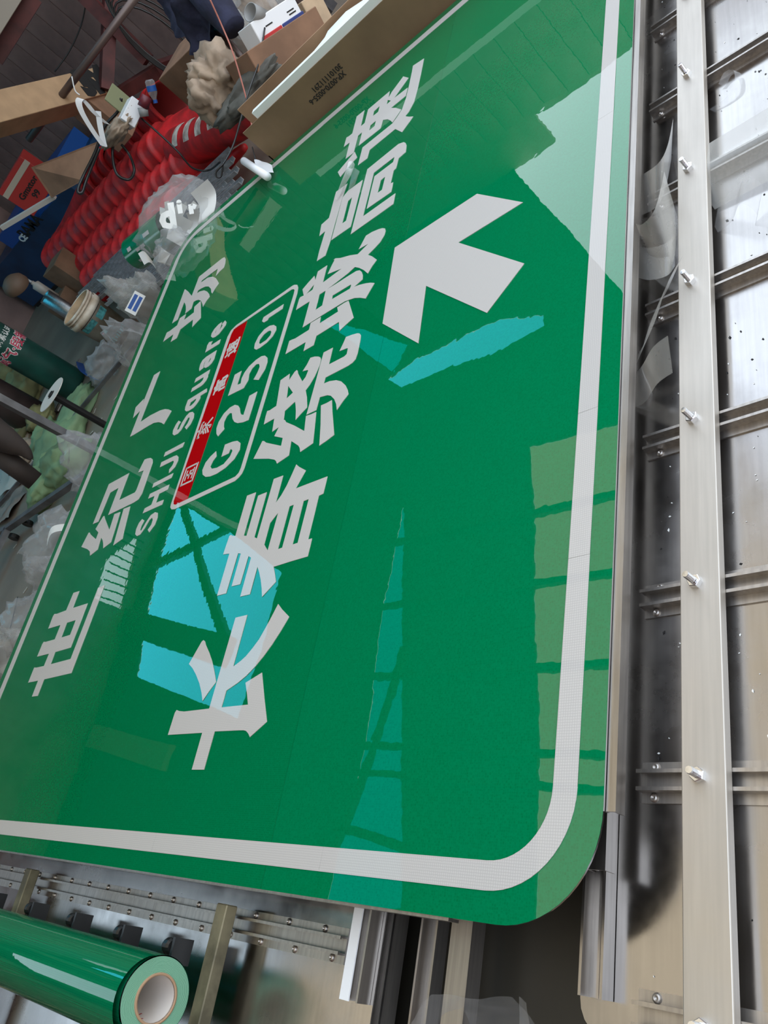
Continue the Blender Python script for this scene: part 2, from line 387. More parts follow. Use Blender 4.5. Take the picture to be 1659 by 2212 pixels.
# white border: tape runs and bent corners
BI = (X0+.0385, X1-.0385, Y0+.0385, Y1-.0385); BW = .0375; zt = ZS+.0004
def tape(poly): onsign('border_tape', poly_mesh([poly], ZS-.0004, zt+random.random()*.00015), WHITE)
ro = .135; ri = ro-BW+.008
x0,x1,y0,y1 = BI
def run(a0,a1,b0,b1): tape([(a0,b0),(a1,b0),(a1,b1),(a0,b1)])
for a,b in ((x0+ro,.56),(.5605,.835),(.8355,1.62),(1.6205,x1-ro)): run(a,b,y0,y0+BW)
for a,b in ((x0+ro,1.3),(1.3005,x1-ro)): run(a,b,y1-BW,y1)
for a,b in ((y0+ro,1.08),(1.0803,1.62),(1.6205,y1-ro)): run(x0,x0+BW,a,b)
for a,b in ((y0+ro,1.9),(1.9005,y1-ro)): run(x1-BW,x1,a,b)
for cx,cy,sa in ((x1-ro,y1-ro,0),(x0+ro,y1-ro,PI/2),(x0+ro,y0+ro,PI),(x1-ro,y0+ro,1.5*PI)):
    P = [(cx+ro*math.cos(sa+PI/2*i/14),cy+ro*math.sin(sa+PI/2*i/14)) for i in range(15)]
    Q = [(cx+(ro-BW)*math.cos(sa+PI/2*i/14),cy+(ro-BW)*math.sin(sa+PI/2*i/14)) for i in range(15)]
    tape(P+Q[::-1])
GL={"chang":[[[5589,16602,5545,16519,5449,16439,5222,16179,4992,15950,4725,15725,4457,15524,4258,15704,4042,15864,4250,16011,4486,16220,4735,16507,4905,16737,5027,16958,5560,16668]],[[5994,15451,5992,14987,4755,14993,4862,14750,4961,14584,5122,14411,5305,14248,5516,14130,5738,14017,6078,13861,5925,13675,5697,13342,5389,13522,5120,13710,4885,13911,4680,14125,4489,14381,4357,14632,4213,15005,3843,15017,3837,14035,4075,14170,4333,14338,4428,14054,4507,13824,3917,13506,3440,13229,3298,13443,3146,13677,3218,13755,3279,13861,3299,13967,3305,14133,3321,15027,2523,15039,2527,15514,3312,15505,3325,16952,3837,16934,3904,16890,3869,16748,3845,16534,3846,16104,3847,15497]]],"chun":[[[9805,15460,9789,15070,8985,15067,9166,14908,9413,14779,9685,14689,9972,14604,9854,14454,9643,14122,9195,14360,9179,13175,8713,13173,8700,13325,7556,13335,7553,13197,7105,13192,7107,13818,7101,14428,6909,14310,6676,14176,6518,14379,6367,14571,6602,14681,6847,14817,7057,14958,7239,15104,6530,15111,6535,15502,7567,15502,7639,15640,6887,15657,6896,16023,7793,16028,7831,16163,6743,16184,6745,16581,7913,16579,7952,16880,8289,16858,8480,16839,8502,16784,8450,16683,8409,16541,9616,16542,9604,16149,8325,16142,8285,15999,9459,15990,9457,15622,8161,15621,8090,15477],[8640,14838,8421,15080,7830,15083,7620,14856],[8712,14421,8710,14254,7565,14275,7560,14437],[8712,13885,8709,13695,7557,13703,7556,13894]]],"rao":[[[13477,16562,13538,16166,13278,16097,13496,15930,13532,15843,13484,15792,13355,15725,12926,15387,13037,15280,13249,15238,13286,15305,13338,15519,13524,15386,13724,15307,13672,15104,13582,14911,13507,14814,13408,14759,13209,14748,12867,14840,12639,14969,12508,15107,12212,14956,11821,14809,11703,15000,11556,15196,11888,15299,12137,15402,12270,15470,12114,15863,11779,15794,11768,15736,11653,15633,11367,15173,11002,14645,11517,14752,11486,14527,11482,14331,10443,14113,10387,14325,10332,14575,10476,14645,10583,14738,10858,15124,10395,15055,10343,15267,10289,15516,10397,15595,10475,15700,10599,15990,10852,16776,11084,16686,11376,16581,11338,16486,11237,16351,10859,15556,11119,15579,11337,16032,11599,15932,11545,16206,12021,16296,11999,16767,12281,16799,12476,16801,12455,16673,12493,16382],[13059,16055,12677,15709,12574,15956]],[[13630,14713,13617,14331,13032,14317,13017,13699,13061,13614,13257,13627,13280,13665,13327,13974,13539,13899,13749,13841,13706,13602,13642,13366,13581,13266,13494,13200,13310,13169,12865,13154,12691,13177,12612,13272,12582,13430,12594,14315,12395,14323,12372,14088,12275,13787,12136,13558,11919,13338,11720,13203,11557,13123,11412,13269,11188,13441,11411,13534,11619,13670,11807,13860,11891,14022,11959,14338,11548,14347,11549,14548,11550,14741]],[[11628,14185,11617,13964,11629,13766,11236,13633,10406,13309,10317,13558,10256,13808,10940,13979]]],"cheng":[[[14516,16719,15024,16723,15016,16612,14977,16420,14993,15795,15256,15806,15251,15354,14996,15323,15024,14541,15232,14634,15242,14316,15222,14160,14371,13718,14274,13961,14157,14227,14548,14360,14522,15313,14189,15322,14175,15766,14522,15786]],[[16331,16870,16779,16874,16850,16837,16815,16657,17175,16842,17340,16607,17477,16365,17214,16234,17586,16235,17578,15795,16839,15769,16926,14953,17105,15627,17415,15536,17604,15458,17633,15526,17652,15438,17495,15166,17312,14699,17111,14303,17279,13904,17317,14317,17515,14225,17753,14126,17735,13863,17645,13550,17573,13389,17482,13273,17351,13218,17193,13226,16988,13341,16865,13546,16769,13789,16566,13565,16274,13304,16178,13395,16271,13308,16132,13435,15899,13562,16173,13799,16404,14042,16582,14274,16496,14543,16423,15011,16372,15448,16356,15046,16362,14505,16352,14158,16287,13997,16165,13887,15988,13793,15795,13749,15735,13912,15691,14074,15630,13832,15526,13552,15418,13326,15305,13151,15097,13268,14870,13380,15048,13650,15183,13913,15255,14177,15293,14331,15291,15353,15276,16185,16328,16208],[16361,15767,16352,15484,15747,15448,15733,15750],[15910,15036,15883,14250,15831,14223,15724,14245,15756,15030],[17026,16226,16810,16564,16820,16238]]],"gao":[[[20085,16867,20155,16508,21437,16546,21426,15975,21055,16011,20791,16035,19430,16043,18811,16022,18166,16060,18173,16357,18171,16478,18657,16513,19530,16502,19488,16780]],[[20942,15814,20929,15110,18772,15071,18770,15968,20777,16017],[20362,15449,20333,15635,19280,15608,19276,15429]],[[21361,15006,21459,13637,21338,13384,21217,13283,21040,13203,20690,13156,20638,13440,20191,13450,20161,13547,19566,13539,19543,13424,19103,13399,19111,14450,20627,14491,20645,13683,20878,13669,20862,14582,18858,14545,18876,13178,18409,13156,18358,14955],[20144,14091,20151,13902,19564,13899,19559,14092]]],"su":[[[25481,16226,24529,16162,24545,15973,25317,16003,25340,14929,24939,14891,25164,14789,25584,14339,25180,14005,24596,14560,24555,13911,24114,13896,24100,14582,23875,14325,23459,13964,23247,14128,23068,14274,23298,14422,23519,14596,23722,14866,23302,14874,23288,15937,24036,15971,24033,16169,23108,16137,23104,16552,24022,16602,24038,16913,24567,16926,24517,16773,24517,16604,25501,16645],[24833,14908,24600,14699,24579,14899],[24860,15308,24839,15584,24554,15570,24550,15300],[24053,15291,24054,15558,23759,15548,23778,15279]],[[25767,13926,25626,13389,24790,13353,23934,13335,23290,13355,22927,13509,22844,13645,22750,13573,22590,13411,22427,13213,22236,13386,21993,13599,22509,14013,22460,15184,22044,15187,22048,15643,22977,15665,23004,14259,23179,14086,23414,13914,23963,13850,24728,13868,25426,13895]],[[23103,16082,22608,15830,22519,16060,22170,16544,22632,16813,22862,16453]]],"arrow":[[[16345,9779,14938,8255,14888,10144,12875,8002,11947,8865,13966,11009,12086,10880,13472,12393,16296,12610]]],"shi":[[[8502,26077,8490,25621,7875,25615,7862,24522,6366,24540,6349,25680,5942,25683,5958,24228,8340,24147,8351,23702,5464,23765,5446,25727,4911,25735,4921,26200,5447,26205,5448,27004,5969,26992,5943,26778,5936,26189,6351,26161,6355,27120,6812,27096,6877,27035,6848,26890,6846,26145,7344,26125,7351,27109,7814,27124,7888,27069,7859,26855,7873,26128],[7356,25642,7349,24982,6848,24989,6841,25646]]],"ji":[[[13017,26738,13023,25192,11888,25177,11882,24035,11961,23984,12753,23980,12794,24396,13291,24256,13260,24011,13200,23772,13081,23579,12913,23469,12264,23435,11656,23410,11460,23523,11415,23813,11414,25651,12534,25655,12514,26266,11325,26338,11331,26770]],[[11349,24473,11321,23994,10265,23734,10002,23637,9875,24195]],[[11311,25113,11279,24667,10070,24488,9938,24949,10171,25118,10318,25268,10484,25489,9999,25403,9861,25872,10061,26037,10222,26351,10460,27012,10997,26852,10987,26761,10883,26626,10516,25919,10785,25926,11016,26323,11468,26059,11463,25974,11327,25836,10670,25026]]],"guang":[[[18042,26480,18018,25990,15568,26000,15597,25262,15525,24488,15425,24097,15271,23753,15105,23475,14600,23711,14766,23970,14918,24295,15021,24667,15041,25044,15033,26197,15052,26469,16273,26473,16092,26913,16694,27088,16893,26563,16666,26486,16864,26492]]],"chang_b":[[[22968,25713,22981,24006,22933,23808,22722,23631,22401,23513,22154,23491,22101,23750,21961,23969,22430,24050,22490,25247,22372,25305,22362,25115,22342,24739,22120,24271,21824,23903,21518,23630,21265,23421,21121,23564,20865,23690,21006,23822,21297,23996,21594,24303,21778,24622,21888,25008,21919,25259,21766,25274,21741,25034,21564,24613,21282,24245,20998,23977,20788,23835,20653,23996,20397,24122,20643,24278,20948,24530,21174,24842,21270,25091,21297,25272,20918,25224,20874,25685,21102,25746,21379,25895,21631,26082,21833,26269,20856,26252,20875,26704,22842,26789,22835,26732,22460,26300,21875,25712]],[[19970,26897,20468,26900,20460,26788,20429,26663,20438,26055,20831,26064,20805,25586,20463,25554,20481,24813,20872,24984,20955,24560,19736,23936,19499,24428,20008,24631,19969,25556,19523,25580,19551,26064,19973,26082]]],"l_e":[[[18455,21882,18452,22095,18343,22322,18177,22420,18017,22380,17865,22204,17806,22011,17835,21776,17985,21599,18111,21486,18247,21500,18412,21655,18323,21807,18277,21791,18212,21725,18025,21841,18345,21868],[18208,22104,18075,22162,18046,22115,18086,22091]]],"l_r":[[[17450,21494,17236,21478,17257,22386,17481,22396,17609,22434,17737,22357,17659,22103,17615,22145,17495,22142,17467,22072]]],"l_a":[[[16953,21502,16743,21486,16538,21459,16385,21543,16320,21707,16331,21885,16431,22047,16572,22105,16745,22097,16675,22157,16555,22147,16433,22090,16371,22305,16532,22408,16745,22446,16910,22377,16967,22152],[16739,21741,16684,21813,16534,21850,16551,21772,16640,21717]]],"l_u":[[[16086,21493,15881,21477,15880,21513,15763,21460,15611,21500,15502,21640,15472,21747,15473,22395,15667,22409,15683,21904,15733,21781,15845,21764,15879,21793,15891,22386,16093,22390]]],"l_q":[[[15148,22412,15159,21227,14974,21139,14970,21528,14851,21479,14741,21529,14629,21623,14548,21747,14534,22020,14582,22216,14697,22363,14852,22418,14974,22412],[14955,21778,14932,22118,14777,22135,14739,22016,14795,21848,14874,21764]]],"l_S":[[[14332,22568,14210,22371,14107,22444,13963,22456,13867,22397,13884,22292,14106,22243,14345,22088,14423,21905,14362,21691,14233,21535,14031,21463,13798,21518,13637,21694,13797,21883,13911,21772,14081,21737,14178,21789,14186,21890,14013,21994,13773,22089,13670,22259,13686,22497,13797,22661,13994,22743,14212,22676]]],"l_I":[[[13081,22731,13070,21507,12881,21519,12893,22723]]],"l_J":[[[12688,22763,12658,21920,12632,21739,12508,21574,12350,21514,12128,21568,12026,21729,11975,21866,12142,21934,12255,21804,12386,21781,12462,21865,12477,22726]]],"l_I2":[[[11863,22765,11881,21538,11707,21549,11683,22752]]],"l_H":[[[11454,22757,11452,21535,11261,21525,11253,22046,10918,22062,10897,21557,10717,21551,10720,22773,10906,22760,10928,22342,11258,22335,11269,22761]]],"l_S2":[[[10483,22652,10379,22455,10207,22534,10046,22525,10006,22407,10269,22275,10482,22111,10528,21865,10447,21654,10254,21557,10008,21570,9779,21771,9916,21953,10071,21824,10242,21837,10348,21938,10303,22074,10041,22206,9854,22385,9843,22584,9957,22771,10155,22841,10380,22795]]],"plate":[[[17739,17511,17706,17410,17613,17258,17445,17155,17179,17106,10676,17125,10506,17169,10406,17274,10340,17424,10283,20555,10328,20761,10442,20900,10562,20931,17312,21001,17554,20899,17656,20626],[17563,17538,17520,17418,17430,17327,17241,17304,10737,17315,10584,17352,10500,17480,10453,20613,10512,20748,10640,20810,17335,20781,17507,20700,17523,20497]]],"red":[[[17470,19907,17513,20493,17497,20696,17328,20767,10640,20810,10512,20748,10453,20613,10471,19930,14203,19894]]],"n_G":[[[11896,19099,11675,18976,11548,19098,11369,19160,11246,19017,11186,18724,11204,18377,11387,18144,11568,18100,11659,18189,11664,18255,11541,18278,11539,18654,11983,18676,11946,18271,11879,17988,11730,17781,11475,17700,11201,17841,11017,18195,10944,18608,10961,18976,11032,19245,11179,19471,11370,19585,11626,19542,11788,19350]]],"n_2":[[[12688,19038,12494,19284,12649,19444,12906,19567,13141,19559,13393,19401,13523,19120,13516,18848,13400,18630,13246,18480,13019,18348,12921,18256,12852,18114,13560,18115,13559,17721,12514,17717,12540,17995,12628,18320,12757,18540,12942,18722,13214,18878,13261,19000,13196,19139,13007,19204,12816,19131]]],"n_5":[[[14987,19517,14974,19139,14405,19128,14376,18925,14595,18974,14798,18904,14979,18730,15088,18404,15104,18135,15028,17924,14860,17738,14650,17655,14383,17666,14051,17856,14203,18179,14427,18070,14641,18038,14800,18133,14857,18308,14776,18489,14603,18571,14331,18501,14069,18635,14123,19505]]],"n_0":[[[16303,17973,16150,17793,15971,17725,15756,17821,15615,18067,15568,18416,15590,18611,15716,18773,15940,18835,16214,18743,16388,18499,16395,18223],[16112,18066,16017,17983,15875,17988,15767,18158,15759,18463,15852,18579,15991,18588,16130,18427,16158,18191]]],"n_1":[[[17069,18820,17065,17753,16856,17735,16848,18447,16762,18476,16770,18684,16896,18830]]]}
NM = dict(arrow='arrow', plate='route_frame', red='red_band')
LB = dict(arrow='big white arrow', plate='thin white frame around the route number', red='red band over the route number')
for k,polys in GL.items():
    nm = NM.get(k, 'letter' if k[:2]=='l_' else 'digit' if k[:2]=='n_' else 'character')
    base = ZS-.0003; top = ZS+.0006
    mb_me = None
    bm = bmesh.new()
    for j,poly in enumerate(polys):
        rings = [[(r[i]/1e4,r[i+1]/1e4) for i in range(0,len(r),2)] for r in poly]
        me = poly_mesh(rings, base, top+(0.0001*j)); bm.from_mesh(me)
    me = bpy.data.meshes.new(nm); bm.to_mesh(me); bm.free()
    onsign(nm, me, RED if k=='red' else WHITE, LB.get(k))
# small characters on the red band
def smallchar(strokes, cx, cy, w_=.063, h_=.072):
    bm = bmesh.new()
    for s_ in strokes:
        rings = [[(cx+(x_-.5)*w_, cy+(y_-.5)*h_) for x_,y_ in s_]]
        bm.from_mesh(poly_mesh(rings, ZS, ZS+.0012))
    me = bpy.data.meshes.new('character'); bm.to_mesh(me); bm.free(); onsign('character', me, WHITE)
def bar(a,b,t):
    dx = b[0]-a[0]; dy = b[1]-a[1]; L_ = math.hypot(dx,dy); nx = -dy/L_*t/2; ny = dx/L_*t/2
    return [(a[0]-nx,a[1]-ny),(b[0]-nx,b[1]-ny),(b[0]+nx,b[1]+ny),(a[0]+nx,a[1]+ny)]
smallchar([bar((0,0.06),(0,.94),.10),bar((1,.06),(1,.94),.10),bar((-.05,.95),(1.05,.95),.10),bar((-.05,.05),(1.05,.05),.10),
   bar((.2,.76),(.8,.76),.08),bar((.25,.5),(.75,.5),.08),bar((.18,.22),(.82,.22),.08),bar((.5,.22),(.5,.76),.11),bar((.64,.42),(.74,.3),.07)], 1.146, 2.035)
smallchar([bar((.5,1.05),(.5,.92),.12),bar((.0,.88),(1,.88),.10),bar((.03,.9),(.03,.74),.10),bar((.97,.9),(.97,.74),.10),bar((.22,.70),(.78,.70),.08),
   bar((.5,.70),(.12,.42),.10),bar((.42,.56),(.58,.30),.10),bar((.58,.32),(.48,-.02),.11),bar((.48,.0),(.34,.06),.09),bar((.44,.46),(.08,.22),.09),bar((.52,.34),(.05,.02),.09),bar((.62,.5),(.86,.60),.09),bar((.6,.46),(.98,.04),.12)], 1.320, 2.037)
for k,cx,cy in (('gao',1.490,2.030),('su',1.649,2.033)):
    bm = bmesh.new(); P_ = [(r[i]/1e4,r[i+1]/1e4) for poly in GL[k] for r in poly[:1] for i in range(0,len(r),2)]
    mx_ = (min(p[0] for p in P_)+max(p[0] for p in P_))/2; my_ = (min(p[1] for p in P_)+max(p[1] for p in P_))/2
    for poly in GL[k]:
        rings = [[(cx+(r[i]/1e4-mx_)*.195, cy+(r[i+1]/1e4-my_)*.195) for i in range(0,len(r),2)] for r in poly]
        bm.from_mesh(poly_mesh(rings, ZS, ZS+.0012))
    me = bpy.data.meshes.new('character'); bm.to_mesh(me); bm.free(); onsign('character', me, WHITE)

# ================= aluminium back panels lying below, with rails and cross bar
ZP = .47
RAIL = [(-.027,0),(.027,0),(.027,.003),(.014,.003),(.014,.020),(.009,.020),(.009,.017),(.011,.017),(.011,.004),(-.011,.004),(-.011,.017),(-.009,.017),(-.009,.020),(-.014,.020),(-.014,.003),(-.027,.003)]
RIV = [(.0,.0016),(.0018,.0016),(.0024,.0038),(.0034,.0042),(.0055,.0026),(.0064,.0006),(.0064,0)]
rivm = MB().lathe([(r_,z_) for r_,z_ in RIV],12).mesh('rivet')
HEX = MB().lathe([(.010,0),(.010,.0085),(.009,.0095),(.0055,.0095)],6,caps=False).mesh('nut')
ROD = MB().lathe([(.0052,-.004)]+[(.0052-(i%2)*.0006,.0015*i) for i in range(17)]+[(.0046,.0265),(.0,.0267)],10).mesh('bolt')
pan = thing('sign_back_panel', 'bright aluminium sheet with riveted rails and a flat crossbar, right of the green sign', 'metal panel', (1.3,-.05,ZP))
MBp = MB(); PO = pan.location.copy()
def onp(name, me, m, parent=None, lab=None, smooth=False, P0=None):
    me = me; o = link(name, me, m, parent or pan, smooth); return o
sheetpoly = rrect(-.055,2.75,-1.3,.655,.04,5)
me = poly_mesh([sheetpoly], ZP-.003, ZP)
for v in me.vertices: v.co -= PO
onp('sheet', me, ALU)
me = MB().box(1.10-PO.x,2.75-PO.x,-1.3-PO.y,.30-PO.y,.0004,.0016).mesh()
rail_x = [-.02,.252,.520,.806,1.105,1.405,1.705,2.005,2.30,2.58]
railm = MB().extr(RAIL,'y',-1.25,.572).mesh('rail')
for x_ in rail_x:
    r_ = onp('rail', railm, ALUP); r_.location = (x_-PO.x,-PO.y,.0)
    for yy in (.555,.30,.12,-.08,-.28):
        for sgn in (-1,1):
            q = link('rivet', rivm, ALUP, r_, True); q.location = (sgn*.020, yy-random.random()*.012, .003)
# crossbar bolted over the rails
CBZ = .0205
bm_ = MB().box(-.45-PO.x,2.72-PO.x,.440-PO.y,.498-PO.y,CBZ,CBZ+.018)
cb = bm_.build('crossbar', ALUB, pan); cb['label'] = 'flat pale aluminium crossbar bolted over the rails'
bv = cb.modifiers.new('b','BEVEL'); bv.width = .0015; bv.segments = 2
for x_ in rail_x[:-1]:
    n_ = link('nut', HEX, ZINC, cb); n_.location = (x_-PO.x, .474-PO.y, CBZ+.018); n_.rotation_euler = (0,0,random.random())
    b_ = link('bolt', ROD, ZINC, cb, False); b_.location = (x_-PO.x, .474-PO.y, CBZ+.022); b_.rotation_euler = (random.uniform(-.06,.06), random.uniform(-.05,.05), 0)
# metal swarf and dirt flecks on the sheet (uncountable)
mb = MB()
for i in range(900):
    x_ = random.uniform(-.03,2.6); y_ = random.uniform(-.15,.56); s_ = random.uniform(.0009,.0030)
    if random.random() < .25: s_ *= 1.6
    if .435 < y_ < .503: continue
    if min(abs(x_-r) for r in rail_x) < .032: continue
    a = random.random()*6; mb.add([(x_+s_*math.cos(a),y_+s_*math.sin(a),ZP+.0005),(x_-s_*.6*math.sin(a),y_+s_*.6*math.cos(a),ZP+.001),(x_-s_*math.cos(a),y_-s_*.8*math.sin(a),ZP+.0005),(x_+s_*.5*math.sin(a),y_-s_*.5*math.cos(a),ZP+.0014)], [(0,1,2,3)])
o = mb.build('metal_swarf', None); o.data.materials.append(WHITEP); o.data.materials.append(INK)
for i,p in enumerate(o.data.polygons): p.material_index = 0 if o.data.vertices[p.vertices[0]].co.x < .9 and i%3 else (1 if i%4 else 0)
tag(o, 'tiny metal chips and dirt scattered on the bare aluminium sheet', 'swarf', kind='stuff')
# left panel under the sign
pl = thing('sign_back_panel', 'aluminium sheet with one riveted rail, under the left end of the green sign', 'metal panel', (.2,2.0,ZP))
QO = pl.location.copy()
me = poly_mesh([rrect(-.75,.9,1.022,3.0,.03,4)], ZP-.003, ZP)
for v in me.vertices: v.co -= QO
link('sheet', me, ALU, pl)
rm = MB().extr(RAIL,'y',1.10-QO.y,3.2-QO.y).mesh('rail')
r_ = link('rail', rm, ALUP, pl); r_.location = (-.013-QO.x,0,0)
yy = 1.13
while yy < 3.0:
    for sgn in (-1,1):
        q = link('rivet', rivm, ALUP, r_, True); q.location = (sgn*.020, yy+(.03 if sgn > 0 else 0)-QO.y, .003)
    yy += .10
# loose channels under the sign
CH = [(0,0),(.036,0),(.036,.028),(.032,.028),(.032,.004),(.020,.004),(.020,.010),(.016,.010),(.016,.004),(.004,.004),(.004,.028),(0,.028)]
def channel(lab, y_, z_, xa, xb, s=1, m=ALUP, flip=False):
    pr = [(y_+u*s, z_+((.028-w_) if flip else w_)*s) for u,w_ in CH]
    o = MB().extr(pr,'x',xa,xb).build('aluminium_channel', m); o.data.transform(Matrix.Translation((-xa,-y_,-z_))); o.location = (xa,y_,z_)
    return tag(o, lab, 'metal profile')
channel('short aluminium channel sticking out under the rounded corner of the green sign', .592,.500,.130,2.6,.9,flip=True)
channel('longest aluminium channel beside the dark gap, open side up', .607,.4715,-.013,2.6,.95)
channel('aluminium channel lying on the edge of the left sheet, its outer strip white', 1.028,.4705,-.085,2.5,1.0)
channel('second aluminium channel below the left sheet edge, next to the white edged one', 1.062-.03,.405,-.60,2.5,1.15)
channel('aluminium channel in the middle of the loose bundle beneath the sign', .945,.402,-.60,2.5,1.0)
channel('outermost loose aluminium channel of the bundle, beside the dark gap', .873,.400,-.60,2.5,1.15,flip=True)
o = MB().box(-.085,.5,1.045,1.066,.4995,.502).build('white_tape', WHITEPL); tag(o, 'strip of white tape stuck along the channel at the left sheet edge', 'tape')
# steel trestles carrying the panels
def trestle(lab, x_, ya, yb, z_):
    t_ = thing('steel_trestle', lab, 'trestle', (x_,(ya+yb)/2,0), 'trestles under the panels')
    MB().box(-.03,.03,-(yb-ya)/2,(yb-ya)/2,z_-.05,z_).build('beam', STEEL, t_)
    lm = MB().box(-.02,.02,-.02,.02,0,z_-.05).mesh('leg')
    for dx in (-.0,):
        for dy in (-(yb-ya)/2+.1, 0, (yb-ya)/2-.1):
            l_ = link('leg', lm, STEEL, t_); l_.location = (dx,dy,0)
    return t_
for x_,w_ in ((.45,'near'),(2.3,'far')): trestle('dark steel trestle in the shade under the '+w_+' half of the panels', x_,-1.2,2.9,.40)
o = MB().box(-.75,2.6,.1,1.25,.33,.345).build('gap_shade_board', mat('gap_shade_board',(.028,.025,.018),.5)); tag(o,'added near-black board standing in for the shade in the gap beside the loose channels','board')  # added board; its near-black colour stands in for the shaded floor
for x_,w_ in ((.47,'near'),(2.3,'far')):
    o = MB().box(x_-.03,x_+.03,-1.2,.62,.40,.466).build('packing_block', WOOD); tag(o,'wooden packing bar under the '+w_+' half of the right aluminium sheet','wood block')
    o = MB().box(x_-.03,x_+.03,1.10,2.9,.40,.466).build('packing_block', WOOD); tag(o,'wooden packing bar under the '+w_+' half of the left aluminium sheet','wood block')
for x_,y_ in ((.3,1.3),(.3,2.6),(2.4,1.3),(2.4,2.6),(1.3,1.9)):
    pass

# ================= roll rack and roll of green film (bottom left)
rack = thing('roll_rack', 'rusty olive steel rack with black rollers holding the green film roll', 'rack', (-.1,1.9,0))
RO = rack.location.copy()
for y_,nm in ((1.384,'rack_bar'),(2.30,'rack_bar')):
    o = MB().box(-.85,.016,y_,y_+.034,.502,.528).build(nm, BROWN, rack); o.data.transform(Matrix.Translation(-RO))
    bv = o.modifiers.new('b','BEVEL'); bv.width = .002
    for xl in (-.83,): 
        l_ = MB().box(xl,xl+.03,y_,y_+.03,0,.502).build('rack_leg', BROWN, rack); l_.data.transform(Matrix.Translation(-RO))
for y_ in (1.50,1.70,1.93,2.17,2.45):
    k_ = MB(); k_.box(-.100,-.055,y_-.004,y_+.004,.505,.548); k_.lathe([(0,-.012),(.012,-.012),(.015,-.006),(.015,.006),(.012,.012),(0,.012)],14,Matrix.Translation((-.072,y_+.020,.540))@Matrix.Rotation(PI/2,4,'X'))
    o = k_.build('roller', BLACK, rack); o.data.transform(Matrix.Translation(-RO))
roll = thing('film_roll', 'thick roll of glossy green reflective film on a cardboard core', 'film roll', (-.150,1.42,.605))
RR = .067
def roll_at(me): return me
RMX = Matrix.Rotation(-PI/2,4,'X')      # lathe axis z -> +y
prof = [(RR,0.0),(RR,1.25)]
GR2 = film_mat('green_roll_sheeting', (0.0,.135,.055), (.003,.17,.07), .0022, 300)
mb = MB(); n = 96; vs = []; 
for y_ in (0,1.25):
    for i in range(n+1):
        a = 2*PI*i/n; r_ = RR+.0016*i/n; vs.append((r_*math.cos(a+2.2), y_, r_*math.sin(a+2.2)))
mb.add(vs, [(i,i+1,n+2+i,n+1+i) for i in range(n)])
# a loose outer wrap lifting off at the top
vs = []
for y_ in (-.006,1.26):
    for i in range(41):
        t_ = i/40; a = .35+t_*2.9; r_ = RR+.004+.012*math.sin(PI*t_); vs.append((r_*math.cos(a), y_, r_*math.sin(a)))
mb.add(vs, [(i,i+1,41+i+1,41+i) for i in range(40)])
o = mb.build('outer_wrap', GR2, roll, True)
EM = mat('rolled_edges', (.13,.33,.20), .5, var=.0)
tnt = EM.node_tree; wv = tnt.nodes.new('ShaderNodeTexWave'); wv.wave_type = 'RINGS'; wv.rings_direction = 'Y'; wv.inputs['Scale'].default_value = 170; wv.inputs['Distortion'].default_value = 2.5
tcx = tnt.nodes.new('ShaderNodeTexCoord'); mxx = tnt.nodes.new('ShaderNodeMix'); mxx.data_type = 'RGBA'; mxx.inputs[6].default_value = (.03,.18,.09,1); mxx.inputs[7].default_value = (.26,.48,.34,1)
tnt.links.new(tcx.outputs['Object'], wv.inputs[0]); tnt.links.new(wv.outputs['Fac'], mxx.inputs[0]); tnt.links.new(mxx.outputs[2], tnt.nodes['Principled BSDF'].inputs['Base Color'])
MB().lathe([(.0405,0.0),(.0405,-.001),(RR-.001,-.001),(RR-.001,0.0)],64,RMX).build('wound_edge', EM, roll)
MB().lathe([(.0365,0),(.0365,-.004),(.0408,-.004),(.0408,.003)],48,RMX).build('core_rim', CARD, roll, True)
CORE = mat('white_core', (.72,.66,.60), .45)
MB().lathe([(.0365,-.004),(.0365,1.25)],48,RMX).build('core', CORE, roll, True)
mb = MB()
for i,(a,y_) in enumerate(((2.9,.02),(3.3,.035),(2.5,.05),(3.6,.06),(.5,.03),(.9,.05),(5.9,.045),(2.1,.08),(3.1,.09),(.2,.02))):
    r_ = .0362; da = .10; mb.add([(r_*math.cos(a-da),y_,r_*math.sin(a-da)),(r_*math.cos(a+da),y_,r_*math.sin(a+da)),(r_*math.cos(a+da),y_+.004,r_*math.sin(a+da)),(r_*math.cos(a-da),y_+.004,r_*math.sin(a-da))],[(0,1,2,3)])
mb.build('red_dash', REDP, roll)

